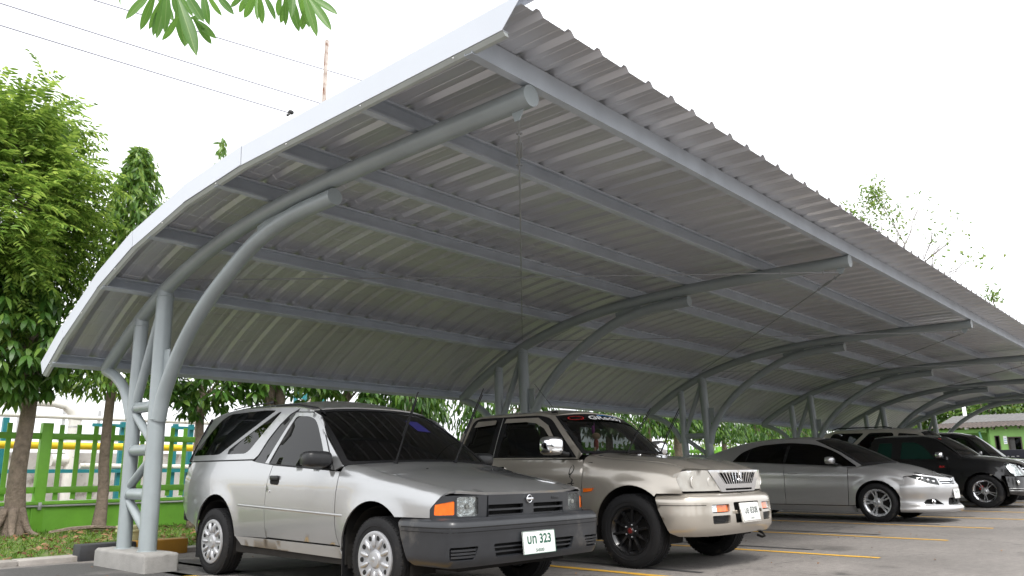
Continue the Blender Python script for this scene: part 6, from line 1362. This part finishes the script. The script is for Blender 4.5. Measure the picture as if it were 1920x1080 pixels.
for k, (x, y, zb, zt, r, n, lab) in enumerate((
        (9.9, 11.6, 2.15, 5.0, 0.80, 2400, 'drooping tree above the wagon bonnet, left of the second column'),
        (10.9, 12.4, 2.0, 5.0, 0.85, 2400, 'drooping tree with a reddish trunk behind the wagon wipers'),
        (12.4, 12.1, 1.75, 5.2, 0.95, 2600, 'drooping tree directly behind the second column'),
        (14.2, 12.3, 1.7, 5.2, 1.0, 2600, 'drooping tree right of the second column over the beige cab'),
        (17.0, 12.0, 1.85, 5.0, 1.1, 2600, 'drooping tree over the windscreen of the beige pickup'),
        (18.9, 12.0, 1.9, 5.0, 1.1, 2600, 'drooping tree whose trunk shows left of the third column'),
        (19.9, 11.7, 1.95, 5.0, 1.0, 2200, 'drooping tree with a thick trunk close behind the third column'),
        (20.7, 12.2, 1.95, 5.0, 1.0, 2200, 'drooping tree trunk between the tubes of the third column'),
        (22.2, 12.0, 1.9, 5.0, 1.1, 2600, 'drooping tree just right of the third column'),
        (23.6, 12.2, 1.85, 5.0, 1.2, 2600, 'drooping tree above the rear of the grey sedan'),
        (25.6, 12.0, 1.85, 5.0, 1.2, 2400, 'drooping tree left of the fourth column over the sedan roof'),
        (28.2, 12.3, 1.4, 5.2, 1.3, 2400, 'drooping tree behind the fourth column'),
        (31.0, 12.2, 1.4, 5.2, 1.3, 2400, 'drooping tree behind the tail of the pale beige wagon'))):
    drooping_tree(x, y, zb, zt, r, n, lab, RNG.uniform(-0.1, 0.1), RNG.uniform(0.075, 0.13))
drooping_tree(7.55, 15.2, 4.2, 8.0, 0.62, 420, 'treetop peeking over the white roof edge', 0, 0.08, 'treetops over the roof', lm='leaf_ashoka_light')
# light shrubs beyond the fence
def shrub(x, y, r, h, label):
    root = empty('shrub', (x, y, -0.02)); tag(root, label, 'shrub', 'shrubs beyond the fence'); n = int(900*r)
    d = rnd_unit(n); d[:, 2] = abs(d[:, 2]); p = d*(RNG.uniform(0.5, 1, n)**0.5*(0.85+0.25*np.sin(d[:, 0]*7)*np.cos(d[:, 1]*6)))[:, None]*np.array([r, r*0.8, h])
    V, F4, F3 = leaf_cloud(p, unit(d+RNG.normal(0, 0.6, (n, 3))), d+RNG.normal(0, 0.6, (n, 3)), RNG.uniform(0.14, 0.26, n), RNG.uniform(0.06, 0.10, n)); crown('foliage', V, F4, F3, 'leaf_tree', root)
    b = MB()
    for k in range(6): a = k*1.05; b.tube([(0, 0, 0), (math.cos(a)*r*0.3, math.sin(a)*r*0.3, h*0.5), (math.cos(a)*r*0.6, math.sin(a)*r*0.5, h*0.85)], 0.02, 6)
    b.build('stems', 'twig', root)
for k, (x, y, r, h, lab) in enumerate(((17.5, 16.0, 1.3, 1.9, 'light green shrub beyond the fence behind the beige pickup'), (20.8, 16.4, 1.4, 2.1, 'light green shrub seen between trunks left of the third column'), (23.6, 16.2, 1.5, 2.0, 'light green shrub seen right of the third column'), (27.0, 16.5, 1.7, 2.3, 'light green shrub beyond the fence above the sedan roof'), (31.5, 16.5, 1.8, 2.6, 'light green shrub beyond the fence near its far end'), (13.6, 16.3, 1.2, 1.7, 'light green shrub with pale tips beyond the fence by the second column'))): shrub(x, y, r, h, lab)
# wooded slope behind the green building
def round_tree(x, y, h, r, label, group='trees behind the green building', m='leaf_hill', n=4200, leaf=0.32):
    root = empty('round_tree', (x, y, -0.03)); tag(root, label, 'tree', group)
    limbs = [([(0, 0, h*0.35), (math.cos(a)*r*0.4, math.sin(a)*r*0.4, h*0.55), (math.cos(a)*r*0.75, math.sin(a)*r*0.75, h*0.75)], 0.07, 0.02) for a in np.linspace(0, 5.2, 6)]
    trunk_mesh(root, [(0, 0, 0), (0.05, 0, h*0.3), (0, 0, h*0.8)], [0.18, 0.14, 0.05], limbs)
    d = rnd_unit(n); lump = 0.72+0.38*np.sin(d[:, 0]*6+x)*np.sin(d[:, 1]*5+y)*np.cos(d[:, 2]*5); p = d*(RNG.uniform(0.35, 1, n)**0.5*lump)[:, None]*np.array([r, r, h*0.42])+np.array([0, 0, h*0.62])
    V, F4, F3 = leaf_cloud(p, unit(d+RNG.normal(0, 0.7, (n, 3))-np.array([0, 0, 0.3])), d+RNG.normal(0, 0.6, (n, 3)), RNG.uniform(0.6, 1.1, n)*leaf, RNG.uniform(0.35, 0.5, n)*leaf); crown('crown', V, F4, F3, m, root)
for x, y, h, r, lab in ((54, 15.8, 5.6, 2.4, 'round tree left of the white post behind the green building'), (56, 13.2, 6.4, 2.6, 'round tree directly behind the white post'), (55, 10.9, 6.2, 2.4, 'round tree above the middle of the green building roof'), (57, 8.9, 6.6, 2.5, 'round tree above the right end of the green building roof'), (60, 18.5, 5.8, 2.6, 'round tree at the far end of the row of parked cars'), (58, 6.3, 6.6, 2.6, 'round tree at the right edge of the frame'), (47, 21, 5.0, 2.4, 'round tree beyond the fence end past the last column'), (40, 17.0, 3.6, 1.9, 'low round tree beyond the fence near the last column')): round_tree(x, y, h, r, lab)
# sparse tall tree above the roof on the right
def sparse_tree():
    root = empty('sparse_tree', (62, 16.7, 0)); tag(root, 'tall sparse tree with bare twigs showing above the carport roof at right', 'tree'); b = MB(); tips = []
    b.tube(spl([(0, 0, 0), (0.2, 0.1, 7), (0, 0.2, 12), (0, 0.3, 15.5)], 6), list(np.linspace(0.35, 0.16, 19)), 10)
    rg = random.Random(5)
    def grow(p, d, L, r, lev):
        q = p+d*L; mid = p+d*L*0.5+Vector((0, rg.uniform(-0.1, 0.1), rg.uniform(-0.1, 0.1)))*L*0.5; b.tube([p, mid, q], [r*0.7, r*0.55, r*0.4], 6)
        if lev == 0: tips.append(q); return
        for k in range(3 if lev > 1 else 2):
            nd = (d+Vector((rg.uniform(-0.4, 0.4), rg.uniform(-0.75, 0.75), rg.uniform(-0.2, 0.55)))).normalized(); grow(q if k else mid, nd, L*rg.uniform(0.6, 0.85), r*0.55, lev-1)
    st = Vector((0, 0.3, 13.5))
    for d, L in (((0, -0.25, 1), 3.2), ((0.1, -0.75, 0.8), 2.6), ((0, 0.75, 0.85), 2.8), ((0, 0.25, 1.0), 3.0), ((0, -1.0, 0.5), 2.4), ((0, 1.1, 0.6), 2.8)): grow(st+Vector((0, 0, rg.uniform(-1, 1.6))), Vector(d).normalized(), L, 0.10, 3)
    b.build('trunk', 'twig', root)
    pts = []
    for t in tips:
        k = 44 if t.y > 0.9 else (16 if t.y > -0.3 and rg.random() < 0.6 else (8 if rg.random() < 0.3 else 0))
        for _ in range(k): pts.append(np.array(t)+RNG.normal(0, 0.42, 3))
    p = np.array(pts); n = len(p); V, F4, F3 = leaf_cloud(p, rnd_unit(n), rnd_unit(n), RNG.uniform(0.22, 0.40, n), RNG.uniform(0.10, 0.17, n)); crown('crown', V, F4, F3, 'leaf_tree', root)
sparse_tree()
def tuft():
    root = empty('slender_tree', (62, 11.05, 0)); tag(root, 'slender treetop showing as a small tuft above the roof at far right', 'tree'); MB().tube([(0, 0, 0), (0.05, 0.05, 6), (0, 0, 12.5)], [0.14, 0.10, 0.03], 8).build('trunk', 'twig', root)
    n = 90; p = RNG.normal(0, 0.28, (n, 3))+np.array([0, 0, 12.5]); V, F4, F3 = leaf_cloud(p, rnd_unit(n), rnd_unit(n), RNG.uniform(0.25, 0.4, n), RNG.uniform(0.09, 0.14, n)); crown('crown', V, F4, F3, 'leaf_tree', root)
tuft()

# ------------------------------------------------------------------ hanging branch close to the camera
LV = [(1.371, 4.029, 3.354, 1.396, 4.113, 3.349), (1.349, 3.638, 3.166, 1.281, 3.657, 3.032), (1.472, 3.865, 3.321, 1.469, 3.974, 3.181), (1.49, 3.784, 3.241, 1.47, 3.812, 3.089), (1.48, 3.752, 3.266, 1.464, 3.844, 3.129), (1.483, 3.741, 3.248, 1.467, 3.745, 3.049), (1.469, 3.679, 3.243, 1.485, 3.695, 3.069), (1.556, 3.756, 3.193, 1.562, 3.896, 3.119), (1.585, 3.809, 3.297, 1.641, 3.825, 3.105), (1.572, 3.619, 3.105, 1.56, 3.615, 2.994), (1.479, 3.506, 3.099, 1.53, 3.417, 2.861), (1.601, 3.592, 3.125, 1.659, 3.514, 3.035), (1.589, 3.569, 3.099, 1.68, 3.587, 3.034), (1.524, 3.66, 3.268, 1.59, 3.633, 3.177), (1.517, 3.536, 3.202, 1.549, 3.435, 3.052), (1.581, 3.507, 3.219, 1.591, 3.461, 3.061), (1.623, 3.543, 3.264, 1.715, 3.584, 3.206), (1.683, 3.556, 3.291, 1.721, 3.473, 3.184), (1.641, 3.74, 3.232, 1.717, 3.714, 3.271), (1.772, 3.485, 3.302, 1.763, 3.598, 3.292), (1.795, 3.474, 3.308, 1.796, 3.561, 3.257), (1.754, 3.329, 3.223, 1.774, 3.446, 3.16), (1.863, 3.493, 3.342, 1.855, 3.464, 3.212), (1.84, 3.424, 3.292, 1.885, 3.462, 3.191), (1.81, 3.317, 3.245, 1.868, 3.296, 3.142), (1.868, 3.268, 3.244, 1.902, 3.353, 3.193), (1.891, 3.255, 3.227, 1.918, 3.333, 3.151), (1.863, 3.21, 3.215, 1.915, 3.282, 3.117), (1.971, 3.345, 3.328, 2.022, 3.336, 3.162), (1.978, 3.206, 3.195, 2.013, 3.29, 3.135), (1.975, 3.262, 3.284, 2.032, 3.242, 3.15), (1.911, 3.099, 3.181, 1.962, 3.064, 2.998), (2.012, 3.212, 3.273, 2.076, 3.116, 3.109), (2.05, 3.262, 3.328, 2.13, 3.148, 3.24), (1.502, 3.863, 3.349, 1.56, 3.799, 3.213), (1.468, 3.914, 3.379, 1.45, 4.012, 3.299), (1.5, 3.678, 3.258, 1.535, 3.677, 3.164), (1.768, 3.449, 3.291, 1.809, 3.449, 3.222), (1.88, 3.168, 3.219, 1.869, 3.15, 3.099), (1.946, 3.191, 3.254, 1.998, 3.255, 3.21)]
def near_leaf_mesh():
    n = 9; vs, fs = [], []
    for i in range(n+1):
        t = i/n; w = 0.135*(math.sin(PI*t**1.35)**0.75 if 0 < t < 1 else 0)+(0.012 if t < 0.15 else 0); z = -0.10*t*t; 
        for e, f in ((-1, 0.10), (0, 0), (1, 0.10)): vs.append((t, e*w, z+abs(e)*w*0.35))
    for i in range(n):
        for j in range(2): a = i*3+j; fs.append((a, a+1, a+4, a+3))
    me = mesh_of('leaf', vs, fs, 9); return me
def near_leaf_mat():
    m = M['leaf_near']; t = m.node_tree; b = t.nodes['Principled BSDF']; tc = t.nodes.new('ShaderNodeTexCoord'); sp = t.nodes.new('ShaderNodeSeparateXYZ'); t.links.new(tc.outputs['Object'], sp.inputs[0])
    ab = t.nodes.new('ShaderNodeMath'); ab.operation = 'ABSOLUTE'; t.links.new(sp.outputs['Y'], ab.inputs[0]); lt = t.nodes.new('ShaderNodeMath'); lt.operation = 'LESS_THAN'; lt.inputs[1].default_value = 0.007; t.links.new(ab.outputs[0], lt.inputs[0])
    oi = t.nodes.new('ShaderNodeObjectInfo'); cr = [n for n in t.nodes if n.type == 'VALTORGB'][0]; t.links.new(oi.outputs['Random'], cr.inputs[0])
    x = t.nodes.new('ShaderNodeMix'); x.data_type = 'RGBA'; t.links.new(lt.outputs[0], x.inputs[0]); t.links.new(cr.outputs[0], x.inputs[6]); x.inputs[7].default_value = (0.24, 0.34, 0.12, 1)
    t.links.new(x.outputs[2], b.inputs['Base Color'])
near_leaf_mat(); lme = near_leaf_mesh(); lme.materials.append(M['leaf_near'])
hb = empty('hanging_branch', (1.7, 3.5, 3.55)); tag(hb, 'leafy branch hanging into the top left of the view', 'branch')
HB = Vector((1.7, 3.5, 3.55)); b = MB()
b.tube([Vector((0.6, 4.9, 4.2))-HB, Vector((1.2, 4.1, 3.75))-HB, Vector((1.46, 3.82, 3.50))-HB, Vector((1.80, 3.46, 3.48))-HB, Vector((2.0, 3.2, 3.44))-HB], [0.03, 0.022, 0.016, 0.012, 0.008], 8); b.build('twig', 'twig', hb)
for L in LV:
    a, t = Vector(L[:3]), Vector(L[3:]); a = a-(t-a)*0.35; d = (t-a); ln = d.length*1.02; X = d.normalized(); view = (a-Vector((0, 0, 0.879))).normalized()
    Zv = (-view+Vector((random.uniform(-0.5, 0.5), random.uniform(-0.5, 0.5), random.uniform(0.0, 0.7)))).normalized(); Yv = Zv.cross(X).normalized(); Zv = X.cross(Yv)
    o = bpy.data.objects.new('leaf', lme); COL.objects.link(o); o.parent = hb; wsc = max(0.17, ln)*random.uniform(0.62, 0.82)
    o.matrix_local = Matrix(((X.x*ln, Yv.x*wsc, Zv.x*wsc, a.x-HB.x), (X.y*ln, Yv.y*wsc, Zv.y*wsc, a.y-HB.y), (X.z*ln, Yv.z*wsc, Zv.z*wsc, a.z-HB.z), (0, 0, 0, 1)))

# ------------------------------------------------------------------ verge cover
n = 26000; x = RNG.uniform(0.2, 13.0, n); y = RNG.uniform(9.44, 13.45, n); dens = np.sin(x*2.1)*np.sin(y*2.7+x)+RNG.normal(0, 0.7, n); ok = dens > -0.7; x, y = x[ok], y[ok]; n = len(x)
V, F4, F3 = leaf_cloud(np.stack([x, y, np.full(n, 0.043)], 1), unit(RNG.normal(0, 0.6, (n, 3))*np.array([1, 1, 0.2])+np.array([0, 0, 1.0])), rnd_unit(n), RNG.uniform(0.03, 0.085, n), RNG.uniform(0.007, 0.014, n), 0.3)
tag(crown('grass', V, F4, F3, 'grass', None), 'short patchy grass on the verge in front of the green fence', 'grass', None, 'stuff')
n = 1500; x = RNG.uniform(0.5, 12.0, n); y = 9.5+3.9*RNG.uniform(0, 1, n)**1.2; a = RNG.uniform(0, 6.28, n)
V, F4, F3 = leaf_cloud(np.stack([x, y, RNG.uniform(0.055, 0.095, n)], 1), np.stack([np.cos(a), np.sin(a), RNG.normal(0, 0.2, n)], 1), np.array([0, 0, 1.0])+RNG.normal(0, 0.35, (n, 3)), RNG.uniform(0.06, 0.13, n), RNG.uniform(0.03, 0.055, n), 0.3)
tag(crown('fallen_leaves', V, F4, F3, 'litter', None), 'dry brown fallen leaves scattered over the grass', 'leaves', None, 'stuff')
n = 90; x = RNG.uniform(2.5, 16.0, n); y = RNG.uniform(-0.5, 9.0, n); a = RNG.uniform(0, 6.28, n)
V, F4, F3 = leaf_cloud(np.stack([x, y, np.full(n, 0.012)], 1), np.stack([np.cos(a), np.sin(a), 0*a], 1), np.array([0, 0, 1.0])+RNG.normal(0, 0.25, (n, 3)), RNG.uniform(0.02, 0.05, n), RNG.uniform(0.012, 0.025, n), 0.2)
tag(crown('fallen_leaves', V, F4, F3, 'litter', None), 'few small dry leaves lying on the asphalt', 'leaves', None, 'stuff')
bk_ = MB().prism([(0, 0), (0.30, 0.04), (0.62, 0.03), (0.95, 0.0), (0.6, -0.05), (0.25, -0.04)], lambda u, v, w: (4.15+u, 12.55+v*2, 0.09+w+0.05*math.sin(u*3)), 0.03); tag(bk_.build('fallen_frond', 'bark'), 'curved brown piece of fallen bark on the grass by the left trunk', 'bark')

# unseen tree line added on the camera's side, shaping reflections in the car bodies
n = 9000; t = RNG.uniform(0, 1, n); ang = np.radians(160+150*t); rad = 30+2.5*RNG.normal(size=n); hh = (3.2+1.6*np.sin(t*31)+1.3*np.sin(t*67+1)+0.8*np.sin(t*140))*RNG.uniform(0, 1, n)**0.8
P_ = np.stack([np.cos(ang)*rad, np.sin(ang)*rad-4, hh], 1); V, F4, F3 = leaf_cloud(P_, rnd_unit(n), rnd_unit(n), RNG.uniform(0.7, 1.3, n), RNG.uniform(0.4, 0.7, n)); tag(crown('added_tree_line', V, F4, F3, 'leaf_reflected', None), 'unseen dark tree line added for its reflection in the car sides', 'trees', None, 'stuff')
